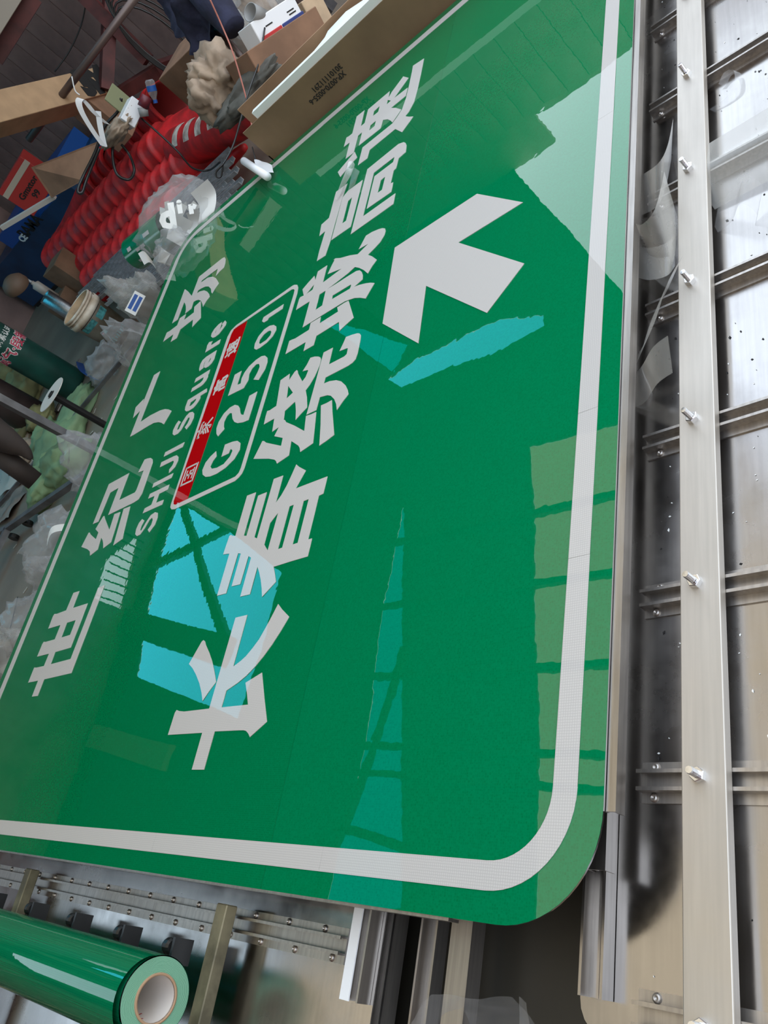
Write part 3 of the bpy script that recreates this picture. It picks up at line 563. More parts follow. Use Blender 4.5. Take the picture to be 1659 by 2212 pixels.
# ================= background: stacks of traffic cones (lying, mouths towards -Y)
def sq(a, n, k): # rounded square <-> circle blend
    out_ = []
    for i in range(n):
        t_ = 2*PI*i/n+PI/n; c_,s_ = math.cos(t_), math.sin(t_); q = (abs(c_)**k+abs(s_)**k)**(-1/k); out_.append((a*c_*q, a*s_*q))
    return out_
def cone_mesh(L=1.05, a0=.155, a1=.032, n=28):
    mb = MB(); st = [(0,a0+.024,3.2),(.010,a0+.028,3.2),(.024,a0+.020,3.2),(.034,a0+.002,3.2),(.05,a0-.002,3.1),(.20,a0*.86,3.0),(.45,a0*.62,2.6),(.75,a0*.36,2.2),(L-.03,a1,2),(L,a1*.7,2)]
    vs = []
    for y_,a,k in st: vs += [(u,y_,w_) for u,w_ in sq(a,n,k)]
    m_ = len(st)
    fs = [(i*n+j,i*n+(j+1)%n,(i+1)*n+(j+1)%n,(i+1)*n+j) for i in range(m_-1) for j in range(n)]
    fs.append(tuple((m_-1)*n+j for j in range(n)))
    mb.add(vs,fs)
    st2 = [(0,a0+.024,3.2),(-.002,a0-.004,3.2),(.03,a0-.006,3.1),(.45,a0*.6,2.6),(.9,a0*.2,2.2)]; vs = []
    for y_,a,k in st2: vs += [(u,y_,w_) for u,w_ in sq(a,n,k)]
    mb.add(vs,[(i*n+j,(i+1)*n+j,(i+1)*n+(j+1)%n,i*n+(j+1)%n) for i in range(4) for j in range(n)])
    return mb.mesh('traffic_cone', fix=False)
CONEM = cone_mesh(); CONEM.materials.append(CONE); CONEM.materials.append(mat('cone_inside_shade', (.30,.03,.028), .7))  # second slot: darker red, shade of the hollow mouth put into the colour
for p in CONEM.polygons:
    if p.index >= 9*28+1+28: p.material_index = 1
ORD = ['foremost','second','third','fourth','fifth','sixth','seventh','eighth','ninth','tenth','eleventh','twelfth','thirteenth','fourteenth','fifteenth','sixteenth']
def cone_row(X, z, y0, n, sp_, desc, dz=0, dx=0, s=1, rev=False):
    for i in range(n):
        o = link('traffic_cone', CONEM, CONE, None, True)
        o.location = (X+dx*i+random.uniform(-.006,.006), y0+sp_*i*(-1 if rev else 1), z+dz*i); o.rotation_euler = (random.uniform(-.012,.012), random.uniform(-.12,.12), random.uniform(-.012,.012)+(PI if rev else 0)); o.scale = (s,1,s)
        tag(o, f'{ORD[i]} traffic cone, counted from the mouth of the {desc}', 'traffic cone', 'cones nested in the '+desc)
for (px,py,X,n_,sp2,dsc,dz2,s_,rv) in ((368,224,5.62,10,.142,'topmost red stack',-.004,1.12,0),(398,303,5.40,8,.150,'second red stack',-.002,1.08,0),
   (135,560,5.14,15,.140,'third red stack',.0,1.05,1),(182,588,4.86,14,.140,'fourth red stack',.0,1.0,1),(216,606,4.60,9,.140,'lowest red stack',.0,.95,1)):
    P = ax(px,py,X); cone_row(X, max(P.z,.172), P.y, n_, sp2, dsc, dz=dz2, s=s_, rev=bool(rv))
# the big cone with white bands pointing the other way
P = ax(398,322,5.0); Q = az(590,222,.36); dd = Q-P; L = dd.length
bc = thing('traffic_cone', 'red traffic cone with wide white bands lying the other way on the stacks', 'traffic cone', P)
M_ = dd.to_track_quat('Z','Y').to_matrix().to_4x4(); Mi = M_.to_3x3()
def bcr(t_): return .165-.07*t_
MB().lathe([(bcr(t_/10), L*t_/10) for t_ in range(11)], 28, M_).build('cone_body', CONE, bc, True)
tgt = (up_ := Vector((0,0,1)))*.9+Vector((-.35,-.1,0)); a0_ = min(range(72), key=lambda k: -(Mi@Vector((math.cos(k*PI/36),math.sin(k*PI/36),0))).dot(tgt))*PI/36
for k_ in range(6):
    t0 = .12+.135*k_; t1 = t0+.065; v_ = []
    for t_,sh in ((t0,0),(t1,0)):
        for j in range(7): a = a0_-.62+j*.20; r_ = bcr(t_)+.002; v_.append(M_@Vector((r_*math.cos(a), r_*math.sin(a), L*t_)))
    MB().add(v_, [(j,j+1,7+j+1,7+j) for j in range(6)]).build('white_band', CONEW, bc, True)

# ---- long aluminium profiles in a bundle on the floor
k_ = 0
PRF = [(0,0),(.05,0),(.05,.026),(.044,.026),(.044,.004),(.006,.004),(.006,.026),(0,.026)]
for i in range(16):
    x_ = 3.25+.062*(i%8)+(.55 if i >= 8 else 0)*1.0; z_ = .002 if i < 8 else .002
    x_ = 3.34+.068*i; z_ = .27
    me = MB().extr(PRF,'y',0,1.05+.062*i+.1*(i%3)).mesh()
    o = link('aluminium_profile', me, SILV); o.location = (x_, 3.05+.045*i+.07*(i%3), z_)
    tag(o, f'long aluminium profile lying in the bundle beside the cones, {ORD[i]} from the sign', 'metal profile', 'aluminium profiles bundled beside the cones')
for y_ in (3.62,4.25):
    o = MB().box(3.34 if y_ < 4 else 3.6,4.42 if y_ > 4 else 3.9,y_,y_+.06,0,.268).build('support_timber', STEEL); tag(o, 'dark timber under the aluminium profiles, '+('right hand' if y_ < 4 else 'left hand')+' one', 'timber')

# ---- long cardboard carton at the far end of the sign, with foam inside
bx = thing('cardboard_carton', 'long open cardboard carton with white foam, standing at the far right end of the sign', 'carton', (2.96,1.5,0))
def setl(o, P=None): o.data.transform(Matrix.Translation(-Vector(P if P is not None else o.parent.location))); return o
xa,xb,ya,yb,zt_ = 2.797,3.12,.35,2.262,.735
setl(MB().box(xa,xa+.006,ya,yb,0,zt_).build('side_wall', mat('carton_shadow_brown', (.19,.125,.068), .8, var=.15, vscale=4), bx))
setl(MB().box(xb-.006,xb,ya,yb+.18,0,.735).build('side_wall', CARD, bx))
setl(MB().box(xa,xb,yb-.006,yb,0,.60).build('end_wall', CARD, bx))
setl(MB().box(xa+.006,xb-.006,ya,yb-.006,0,.008).build('carton_floor', CARD, bx))
setl(MB().box(xa+.0061,xa+.03,ya,yb-.1,.45,.765).build('foam_sheet', FOAM, bx))
o = drape('foam_sheet', [(xa+.03,ya,.75),(xa+.05,1.95,.74),(xb-.05,1.95,.70),(xb-.03,ya,.80)], 14, 8, .05, 5, 3, FOAM, bx); setl(o)
tm = text_mesh('XP-0070-0055-6', .030, .0006, .0002); P = ax(706,190,xa-.0012); local(tm, frame(P, (0,1,0), (0,0,-1))); o = link('printed_code', tm, INK, bx); setl(o)
tm = text_mesh('30101111291', .030, .0006, .0002); P = ax(710,174,xa-.0012)+Vector((0,0,.012)); local(tm, frame(P, (0,1,0), (0,0,-1))); o = link('printed_code', tm, INK, bx); setl(o)

# ---- white / blue / red device on its side and things around it
def pbox(name, c, xd, yd, dims, m, parent=None):
    M_ = frame(c, xd, yd); a,b,c_ = [d/2 for d in dims]; o = MB().box(-a,a,-b,b,-c_,c_,M_).build(name, m, parent); bv = o.modifiers.new('b','BEVEL'); bv.width = .003; return o
up = Vector((0,0,1))
P1 = ad(640,40,4.7); P2 = ad(550,100,4.55); axd = (P1-P2).normalized()
dv = thing('alarm_device', 'white box device with blue and red side panel and round horn', 'device', ((P1+P2)/2))
D0 = dv.location.copy()
side = axd.cross(up).normalized(); 
if side.dot(ray(600,70)) > 0: side = -side
setl(pbox('casing', (P1+P2)/2+up*.01, axd, up, ((P1-P2).length, .16, .15), WHITEPL, dv), D0)
LL = (P1-P2).length
setl(pbox('blue_panel', P2+axd*LL*.73+side*.076-up*.028, axd, up, (LL*.50,.078,.006), mat('device_blue',(.012,.03,.16),.5), dv), D0)
setl(pbox('red_panel', P2+axd*LL*.24+side*.076-up*.028, axd, up, (LL*.46,.078,.006), REDP, dv), D0)
for t_,dz_ in ((.85,.045),(.85,.03),(.35,.045)):
    setl(pbox('print_line', P2+axd*LL*t_+side*.0765+up*dz_, axd, up, (LL*.16,.006,.001), INK, dv), D0)
hc = P2+axd*LL*.45+side*.03+up*.085
M_ = Matrix.Translation(hc)@ (side*.35-axd*.55+up*.6).to_track_quat('Z','Y').to_matrix().to_4x4()
setl(MB().lathe([(.0,0),(.040,0),(.042,.085),(.038,.085),(.034,.012),(0,.012)],24,M_).build('horn', GREY, dv, True), D0)
o = pbox('wooden_block', ad(672,48,4.95), axd, up, (.13,.2,.2), WOOD); tag(o, 'pale wooden block behind the white and blue device', 'wood block')
o = pbox('cardboard_box', ad(600,110,4.6), axd, up, (.46,.14,.26), CARDD); tag(o, 'brown cardboard box under the white and blue device', 'carton')
o = pbox('cardboard_box', ad(455,130,5.6), (.3,1,0), up, (.6,.30,.3), CARDD); tag(o, 'dark brown cardboard box behind the crumpled kraft paper', 'carton')
o = crumple('kraft_paper', ad(478,168,4.75), (.12,.14,.16), 3, KRAFT, None, 4, .7, 1.8); tag(o, 'crumpled brown kraft paper hanging over the striped cone', 'packing paper')
o = crumple('kraft_paper', ad(455,215,4.75), (.09,.10,.13), 8, KRAFT, None, 4, .7, 1.8); tag(o, 'lower wad of crumpled brown paper next to the white banded cone', 'packing paper')
o = crumple('plastic_bag', ad(512,92,5.2), (.14,.16,.17), 5, MILKY, None, 4, .6, 1.6); tag(o, 'milky plastic bag beside the navy jacket sleeve', 'plastic bag')
o = crumple('plastic_bag', ad(556,22,5.3), (.16,.13,.15), 6, CLEARB, None, 4, .6, 1.6); tag(o, 'clear plastic bag above the white and blue device', 'plastic bag')
o = crumple('paper_sack', ad(545,10,5.5), (.12,.10,.22), 9, KRAFT, None, 4, .5, 1.6); tag(o, 'pale crumpled sack at the top edge above the device', 'sack')
o = crumple('grey_rag', ad(535,205,4.5), (.11,.22,.06), 12, mat('grey_rag',(.10,.095,.08),.9,var=.4), None, 4, .6, 1.8); tag(o, 'grey brown rag lying along the striped cone', 'rag')
def cord(name, pts, r, m, lab, cat='cable'):
    o = MB().tube(spline(pts,6), r, 6).build(name, m, None, True); return tag(o, lab, cat)
o = MB().tube([ad(468,62,4.9),ad(545,150,4.7)],.020).build('brown_pipe', TUBE, None, True); tag(o,'upper brown pipe beneath the navy sleeve','pipe')
o = MB().tube([ad(440,60,5.0),ad(535,165,4.8)],.018).build('brown_pipe', TUBE, None, True); tag(o,'lower brown pipe running beside the pink cord','pipe')
o = MB().tube([ad(670,-10,5.2),ad(715,30,5.2)],.045,sq=True).build('steel_bar', STEEL); tag(o,'dark steel bar at the top edge beyond the wooden block','steel bar')
o = MB().tube([ad(555,120,4.6),ad(578,145,4.6)],.035,12).build('paper_tube', mat('pink_tube',(.60,.42,.36),.6), None, True); tag(o,'short pale pink tube end below the device','paper tube')
cord('pink_cord', [ad(452,-5,4.4),ad(482,62,4.4),ad(505,120,4.35),ad(535,225,4.3),ad(548,300,4.2)], .004, PINKC, 'thin pink cord hanging down across the striped cone')
cord('black_cord', [ad(572,60,4.5),ad(560,130,4.4),ad(540,190,4.3),ad(525,240,4.2),ad(505,310,4.15),ad(485,350,4.1),ad(468,370,4.1),ad(468,382,4.1),ad(478,380,4.1),ad(482,350,4.1)], .0045, BLACK, 'black cord from the round horn looping above the profiles')
cord('dark_string', [ad(545,318,4.0),ad(552,345,3.9),ad(560,380,3.9)], .003, BLACK, 'short dark string below the carton corner')
# ---- things on top of the cones
cord('black_cord', [ad(305,255,5.6),ad(345,290,5.55),ad(385,328,5.5),ad(415,362,5.5),ad(450,368,5.5),ad(475,350,5.4)], .006, BLACK, 'black cord draped diagonally over the cone stacks')
cord('black_cord', [ad(250,290,5.7),ad(243,330,5.7),ad(252,375,5.65),ad(278,388,5.65),ad(290,368,5.65),ad(280,335,5.7),ad(262,312,5.7)], .009, BLACK, 'loop of black cable lying on the topmost cones')
cord('black_cord', [ad(262,212,5.8),ad(255,240,5.8),ad(225,275,5.8),ad(205,330,5.8),ad(180,380,5.8),ad(168,412,5.75),ad(178,415,5.75),ad(188,385,5.8),ad(215,320,5.8)], .010, BLACK, 'long black cable running down the left side of the cones')
cord('white_strap', [ad(155,165,5.6),ad(162,195,5.6),ad(172,205,5.6)], .004, WHITEPL, 'small white tie around the leaning pipe', 'strap')
rb = [ad(224,316,5.6),ad(200,282,5.6),ad(178,245,5.6),ad(170,222,5.6),ad(175,213,5.6),ad(186,222,5.6),ad(205,245,5.6),ad(232,268,5.6)]
o = ribbon('white_strap', spline(rb,6), ray(230,0)*0+Vector((.0,.02,.034)), WHITEPL); tag(o, 'white looped plastic strap left of the cones', 'strap')
rb = [ad(212,240,5.6),ad(216,270,5.6),ad(222,300,5.6),ad(226,316,5.6)]
o = ribbon('white_strap', spline(rb,6), Vector((.0,.025,.025)), WHITEPL); tag(o, 'second white strap end crossing the loop', 'strap')
bt = thing('water_bottle', 'small clear plastic water bottle with a blue cap leaning on the top cone', 'bottle', ad(335,218,5.5))
B0 = bt.location.copy(); q = (ad(322,172,5.5)-B0); M_ = q.to_track_quat('Z','Y').to_matrix().to_4x4(); h_ = q.length
MB().lathe([(.010,0),(.012,.012),(.026,.04),(.028,h_*.5),(.026,h_*.55),(.028,h_*.6),(.028,h_-.01),(.020,h_)],16,M_,caps=True).build('bottle_body', CLEARB, bt, True)
MB().lathe([(.0285,h_*.45),(.0285,h_*.72)],16,M_).build('label_band', BLUEB, bt, True)
MB().lathe([(.013,-.012),(.013,.006)],12,M_,caps=True).build('cap', BLUEB, bt)
gr = thing('power_tool', 'dark red and grey hand power tool lying on the cones', 'power tool', ad(312,232,5.5))
G0 = gr.location.copy(); 
setl(MB().tube([ad(318,208,5.5),ad(308,232,5.5)],.032,14).build('motor_housing', mat('tool_red',(.12,.012,.02),.45), gr, True), G0)
setl(MB().tube([ad(308,232,5.5),ad(312,252,5.5)],.030,14,r2=.026).build('grip', GREY, gr, True), G0)
o = pbox('small_carton', ad(283,245,5.6), ray(300,200)-ray(270,260), up, (.15,.09,.12), WHITEPL); tag(o, 'small white carton with a printed label beside the power tool', 'carton')
o = crumple('brown_gloves', ad(258,275,5.65), (.09,.16,.05), 21, KRAFT, None, 4, .6, 1.8); tag(o, 'worn brown work gloves beside the small white carton', 'gloves')
o = pbox('card_piece', ad(262,220,5.8), (1,.2,0), up, (.20,.18,.01), mat('olive_card',(.20,.21,.11),.8)); tag(o, 'olive card lying behind the small white carton', 'card')
# ---- wall items
o = MB().tube([ad(62,302,6.9),ad(300,-15,6.3)],.026).build('leaning_pipe', TUBE, None, True); tag(o, 'long brown pipe leaning across the siding', 'pipe')
A = ad(-60,262,6.2); B = ad(222,188,7.2); axm = (B-A).normalized(); L_ = (B-A).length; cbx = (A+B)/2
m3 = thing('long_carton', 'long brown carton with big black lettering held behind the leaning pipe', 'carton', cbx)
sd = axm.cross(up).normalized(); sd = sd if sd.dot(cbx) < 0 else -sd
u3 = axm.cross(sd).normalized(); u3 = u3 if u3.z > 0 else -u3
setl(pbox('carton_body', cbx, axm, u3, (L_,.20,.20), mat('carton_tan',(.42,.27,.15),.8,var=.1), m3))
tm = text_mesh('3M', .25, .022, .001); local(tm, frame(B-axm*.19+sd*.103, axm if True else -axm, u3)); o = link('printed_letters', tm, INK, m3); setl(o)
o = pbox('brown_tube', ad(215,245,7.0), up, sd, (.5,.2,.2), CARDD); tag(o, 'open dark cardboard tube hanging under the long carton', 'carton')
cord('black_cord', [ad(186,5,7.3),ad(175,55,7.3),ad(150,110,7.3),ad(118,155,7.3)], .006, BLACK, 'thin black cord hanging on the siding')
for (p,q,lab) in (((238,-12),(229,195),'upright red oxide steel post'),((150,-40),(320,130),'slanting red oxide brace'),((335,150),(500,95),'lower horizontal red oxide rail'),((225,225),(345,150),'short red oxide strut')):
    o = MB().tube([ad(*p,7.2),ad(*q,7.0)],.045,sq=True).build('steel_brace', RSTEEL); tag(o, lab+' against the siding', 'steel frame')
o = MB().tube([ad(65,-15,7.4),ad(-20,120,7.4)],.09,sq=True).build('steel_brace', RSTEEL); tag(o, 'red oxide steel beam in the top left corner', 'steel frame')
o = pbox('pale_board', ad(5,25,7.2), ray(40,-20)-ray(-10,60), up, (.5,.12,.03), mat('pale_board',(.30,.26,.21),.6)); tag(o, 'pale board behind the red beam in the corner', 'board')
coil = thing('cable_coil', 'coil of thick black cable hanging in front of the siding', 'cable', ad(350,90,6.9))
for i in range(6):
    c = ad(345+6*i,95-3*i,6.9); e1 = (ad(430,150,6.9)-ad(280,20,6.9)).normalized(); e2 = (ad(385,60,6.9)-ad(320,125,6.9)).normalized()
    pts = [c+e1*(.33+.03*i)*math.cos(a)+e2*(.14+.015*i)*math.sin(a)+up*.01*i for a in [j*2*PI/24 for j in range(25)]]
    setl(MB().tube(pts, .008, 6).build('cable_loop', BLACK, coil, True))
jk = thing('navy_jacket', 'dark navy work jacket hanging from above with its sleeve pointing right', 'jacket', ad(410,20,6.0))
setl(drape('jacket_body', [ad(318,-30,5.2),ad(490,-40,4.9),ad(462,95,4.85),ad(395,75,5.1)], 26, 26, .13, 4, 2, NAVY, jk))
setl(drape('jacket_front', [ad(380,-20,5.0),ad(470,-20,4.8),ad(450,128,4.8),ad(408,118,5.0)], 20, 20, .09, 6, 8, NAVY, jk))
setl(MB().tube(spline([ad(430,-40,4.9),ad(462,5,4.8),ad(485,35,4.75),ad(506,60,4.7)],6),.10,14,r2=.062).build('sleeve', NAVY, jk, True))
# ---- red box, cardboard flap, stick, blue machine
rb_ = thing('red_box', 'red box with a pale band and dark lettering on the shelf left of the cones', 'box', ad(62,395,7.6))
e1 = (ad(100,400,7.6)-ad(40,350,7.6)); ex = (ad(75,355,7.6)-ad(35,420,7.7)).normalized(); ey = -up
c = rb_.location
setl(pbox('box_body', c, ex, up, (.36,.30,.22), mat('carton_red',(.42,.03,.025),.5), rb_))
fn = frame(c, ex, up); nz = Vector((fn[0][2],fn[1][2],fn[2][2])); nz = nz if nz.dot(c) < 0 else -nz
setl(pbox('pale_band', c+nz*.111+up*.09, ex, up, (.362,.045,.002), mat('band_tan',(.5,.42,.32),.6), rb_))
xr = ex if ex.cross(up).dot(nz) > 0 else -ex
for t_,dz_,s_ in (('Gmxtor',-.01,.07),('99',-.08,.07)):
    tm = text_mesh(t_, s_, .002, .001); local(tm, frame(c+nz*.112+up*dz_, xr, up)); setl(link('printed_letters', tm, INK, rb_))
o = MB().tube([ad(4,492,6.9),ad(118,424,6.6)],.016,sq=True).build('white_stick', mat('stick',(.60,.54,.48),.6)); tag(o, 'long pale stick lying across in front of the blue machine', 'stick')
mb = MB(); a,b,c,d_ = ad(68,362,6.5),ad(212,306,6.2),ad(180,390,6.2),ad(112,428,6.5); off = Vector((-.004,-.004,.003)); mb.add([a,b,c,d_,a+off,b+off,c+off,d_+off],[(0,1,2,3),(7,6,5,4),(0,4,5,1),(1,5,6,2),(2,6,7,3),(3,7,4,0)])
o = mb.build('cardboard_flap', CARDD); tag(o, 'flat brown cardboard flap left of the cone stack', 'cardboard')
bmch = thing('blue_machine', 'dark blue workshop machine cabinet behind the cones', 'machine', (6.55,7.9,0))
setl(MB().box(6.1,7.1,6.9,9.1,.05,.62).build('cabinet', BLUE, bmch)); setl(MB().box(6.15,7.0,7.1,8.4,.62,.80).build('top_cover', BLUEB, bmch))
setl(MB().box(6.12,7.08,6.92,9.08,0,.05).build('plinth', BLACK, bmch))
tm = text_mesh('BAMA', .17, .004, .002); local(tm, frame(ax(65,490,6.095), (0,-1,0), (0,0,1))); setl(link('printed_letters', tm, INK, bmch))
tm = text_mesh('CE', .10, .004, .002); local(tm, frame(ax(50,515,6.09), (0,-1,0), (0,0,1))); setl(link('ce_mark', tm, WHITEPL, bmch))
# ---- bucket
bk = thing('plastic_bucket', 'dirty white plastic bucket with worn green print standing open on the floor', 'bucket', az(264,728,0))
MB().lathe([(.0,.006),(.118,.006),(.122,.0),(.152,.33),(.156,.33),(.156,.335),(.150,.345),(.150,.36),(.158,.362),(.158,.372),(.150,.374),(.150,.38),(.158,.382),(.158,.395),(.152,.40),(.148,.39)],40).build('bucket_body', BUCK, bk, True)
MB().lathe([(.148,.395),(.138,.20),(.118,.02),(0,.02)],40).build('inside', BUCKIN, bk, True)
MB().lathe([(.158,.30),(.162,.30),(.163,.345),(.158,.345)],40).build('rim_collar', BUCK, bk, True)
va = math.atan2(-bk.location.y,-bk.location.x)
def patch(z0,z1,a0,a1,m_,nm='print_patch'):
    v_ = []; k = 8
    for z_ in (z0,z1):
        r_ = .122+.03*z_/.33+.0015
        for j in range(k+1): a = va+a0+(a1-a0)*j/k; v_.append((r_*math.cos(a), r_*math.sin(a), z_))
    MB().add(v_, [(j,j+1,k+2+j,k+1+j) for j in range(k)]).build(nm, m_, bk, True)
patch(.235,.285,-1.0,-.05,TEAL); patch(.22,.275,.15,.85,TEAL); patch(.292,.296,-1.0,.85,INK)
patch(.14,.17,-.35,-.15,TEAL); patch(.15,.165,-.5,-.38,REDP)
for i in range(9): patch(.045+.006*(i%2),.075+.005*(i%3),-.75+i*.17,-.65+i*.17,TEAL)
patch(.125,.128,.1,.5,INK)
# ---- upright tubes behind the bucket
t1 = ax(97,640,4.25); o = MB().lathe([(.066,0),(.066,t1.z),(.060,t1.z),(.060,.02)],24).build('metal_tube', alu_mat('grey_tube',(.45,.45,.44),.3,.5), None, True); o.location = (t1.x,t1.y,0); tag(o,'upright grey metal tube behind the bucket','tube')
t2 = ax(88,612,4.7); o = pbox('brown_carton', Vector((4.72,t2.y-.35,.26)), (0,1,0), up, (.24,.52,.22), CARDD); tag(o,'tall brown carton behind the grey metal tube','carton')
t3 = ax(72,612,4.5); st_ = thing('sealant_tube', 'translucent sealant tube with a pointed nozzle standing behind the grey tube', 'sealant tube', (t3.x,t3.y,t3.z-.22))
MB().lathe([(.0,0),(.042,0),(.042,.20),(.018,.215),(.018,.235)],20).build('barrel', mat('sealant',(.42,.37,.32),.35), st_, True)
MB().lathe([(.014,.235),(.010,.25),(.005,.34),(.004,.345)],14,caps=True).build('nozzle', mat('nozzle_grey',(.5,.5,.5),.4), st_, True)
o = MB().box(-.10,.10,-.10,.10,0,t3.z-.221).build('wooden_block', CARDD); o.location = (t3.x,t3.y,0); tag(o, 'dark block that carries the sealant tube', 'block')
he = ad(40,622,7.0); o = MB().lathe([(.10,0),(.105,.025),(.09,.07),(.05,.10),(0,.11)],24,Matrix.Rotation(.4,4,'X')).build('brown_dome', mat('brown_dome',(.13,.08,.05),.6), None, True); o.location = he; tag(o, 'dull brown dome shaped cap behind the green gas cylinder','dome')
# ---- green gas cylinder
cy = az(165,835,0); gc = thing('gas_cylinder', 'dark green upright gas cylinder with white and red printed characters', 'gas cylinder', (cy.x,cy.y,0))
MB().lathe([(.0,0),(.125,0),(.135,.03),(.135,1.05),(.12,1.15),(.06,1.24),(.03,1.26),(.03,1.33),(0,1.33)],36).build('cylinder_body', GCYL, gc, True)
def cyl_text(txt, size, z_, a_, m_, r_=.1362, bold=0, par=gc, cyv=cy):
    tm = text_mesh(txt, size, bold, .0005); v0 = math.atan2(-cyv.y,-cyv.x)+a_
    for v in tm.vertices:
        a = v0+v.co.x/r_; rr = r_+v.co.z+.0008; v.co = Vector((rr*math.cos(a), rr*math.sin(a), z_+v.co.y))
    tm.update(); return link('printed_characters', tm, m_, par)
cyl_text('质量体系认证', .052, .66, .1, WHITEP, bold=.0012); cyl_text('氩气·段钢', .095, .555, .05, WHITEP, bold=.006); cyl_text('氩气·段钢', .095, .555, .05, mat('pink_print',(.55,.05,.10),.5), r_=.1372, bold=.0015)
b2 = az(112,905,0); o = MB().lathe([(.0,0),(.15,0),(.15,.95),(.135,.95),(.135,.90),(0,.90)],32).build('dark_drum', mat('dark_brown_tube',(.045,.030,.028),.5,var=.25), None, True); o.location = (b2.x-.02,b2.y+.10,0); tag(o,'tall dark brown tube standing in front of the gas cylinder','tube')
pd = ad(112,853,5.15); o = MB().lathe([(.030,0),(.118,0),(.118,.004),(.030,.004),(.030,0)],36).build('reel_disc', mat('reel_white',(.62,.58,.52),.6), None); o.location = pd; tag(o,'flat white reel disc with a hole, in front of the dark tube','reel')
o = MB().lathe([(.022,-pd.z),(.022,.012)],12,caps=True).build('reel_spindle', BLACK); o.location = pd; tag(o,'dark spindle under the white reel disc','spindle')
# ---- floor clutter, left
for i,(p,q,w_) in enumerate((((172,775),(112,897),.035),((160,800),(125,880),.03),((150,835),(122,888),.05))):
    P = az(*p,.012+.006*i); Q = az(*q,.012+.006*i); mb = MB(); d = (Q-P).normalized(); n_ = Vector((-d.y,d.x,0))*w_/2
    mb.add([P-n_-up*.01,Q-n_-up*.01,Q+n_-up*.01,P+n_-up*.01,P-n_+up*.002,Q-n_+up*.002,Q+n_+up*.002,P+n_+up*.002],[(3,2,1,0),(4,5,6,7),(0,1,5,4),(1,2,6,5),(2,3,7,6),(3,0,4,7)])
    o = mb.build('flat_bar', ALUP); tag(o, ['narrow flat bar nearest the bucket','short flat bar in the middle of three on the floor','widest flat bar beside the dark tube'][i], 'metal bar')
o = crumple('plastic_bag', az(225,780,.10), (.15,.16,.10), 31, CLEARB, None, 4, .5, 1.8, floor_=.003); tag(o,'crinkled clear plastic bag with a blue edge lying in front of the bucket','plastic bag')
o = ribbon('blue_print', spline([az(172,783,.10),az(178,800,.10),az(192,812,.09),az(207,820,.08)],5), Vector((0,.03,.05)), BLUEB, None); tag(o,'blue printed band on the clear bag before the bucket','bag print')
Pm = az(150,960,0); tdir = (az(190,865,0)-az(95,1080,0)); ang = math.atan2(tdir.y,tdir.x)
tp = thing('green_tarp', 'crumpled sage green tarp lying on the floor under the steel frame', 'tarp', (0,0,0))
for (px,py,sx_,sy_,sz_,sd_) in ((165,900,.30,.17,.10,41),(135,965,.30,.24,.12,42),(110,1040,.26,.15,.14,43),(150,1000,.20,.18,.16,44),(100,950,.18,.12,.10,45)):
    crumple('tarp_fold', az(px,py,.05), (sx_,sy_,sz_), sd_, TARP, tp, 4, .45, 1.3, Matrix.Rotation(ang,4,'Z'), .002, sharp=True)
for i,(px,py,sx_,sd_) in enumerate(((50,850,.28,51),(20,815,.30,52),(15,905,.26,53),(88,905,.15,54),(45,955,.16,57))):
    o = crumple('woven_bag', az(px,py,.10), (sx_,sx_*.8,sx_*.6), sd_, OLIVE, None, 4, .6, 1.5, floor_=.002, sharp=True)
    tag(o, ['olive woven bag with a tied neck beside the dark tube','olive woven bag at the left edge, highest one','olive woven bag at the left edge under the steel post','small olive bag next to the flat bars','small olive bag in front of the brown papers'][i], 'woven bag')
for i,(px,py,s_,sd_) in enumerate(((30,930,.10,61),(60,965,.11,62),(40,1000,.12,63))):
    o = crumple('brown_paper', az(px,py,.06), (s_,s_,s_*.7), sd_, KRAFT, None, 4, .6, 1.8, floor_=.002); tag(o, ['wad of brown paper nearest the steel post','middle wad of brown paper on the floor','brown paper wad beside the pale sheet'][i], 'packing paper')
o = drape('pale_sheet', [az(75,935,.02),az(85,1010,.03),az(0,1075,.05),az(-30,1000,.03)], 16, 16, .06, 4, 4, mat('pale_cloth',(.48,.44,.38),.8)); tag(o,'pale crumpled cloth sheet on the floor at the left edge','cloth')
o = drape('brown_sheet', [az(62,1040,.02),az(20,1120,.03),az(-40,1140,.05),az(-20,1040,.03)], 16, 16, .06, 4, 7, mat('tan_cloth',(.28,.22,.18),.8,var=.2)); tag(o,'tan crumpled sheet on the floor below the pale one','cloth')
dk = mat('dark_brown_cloth',(.035,.026,.022),.7,var=.2)
o = MB().tube([ad(-20,968,4.9),ad(76,1040,4.9)],.062,16,r2=.055).build('dark_roll', dk, None, True); tag(o,'dark brown rolled tube in the left foreground, its open end to the right','tube')
o = MB().tube(spline([ad(-30,925,4.8),ad(20,955,4.8),ad(50,972,4.8),ad(68,992,4.8)],5),.095,12,r2=.012).build('dark_wrap', dk, None, True); tag(o,'dark pointed cloth end above the dark rolled tube','cloth')
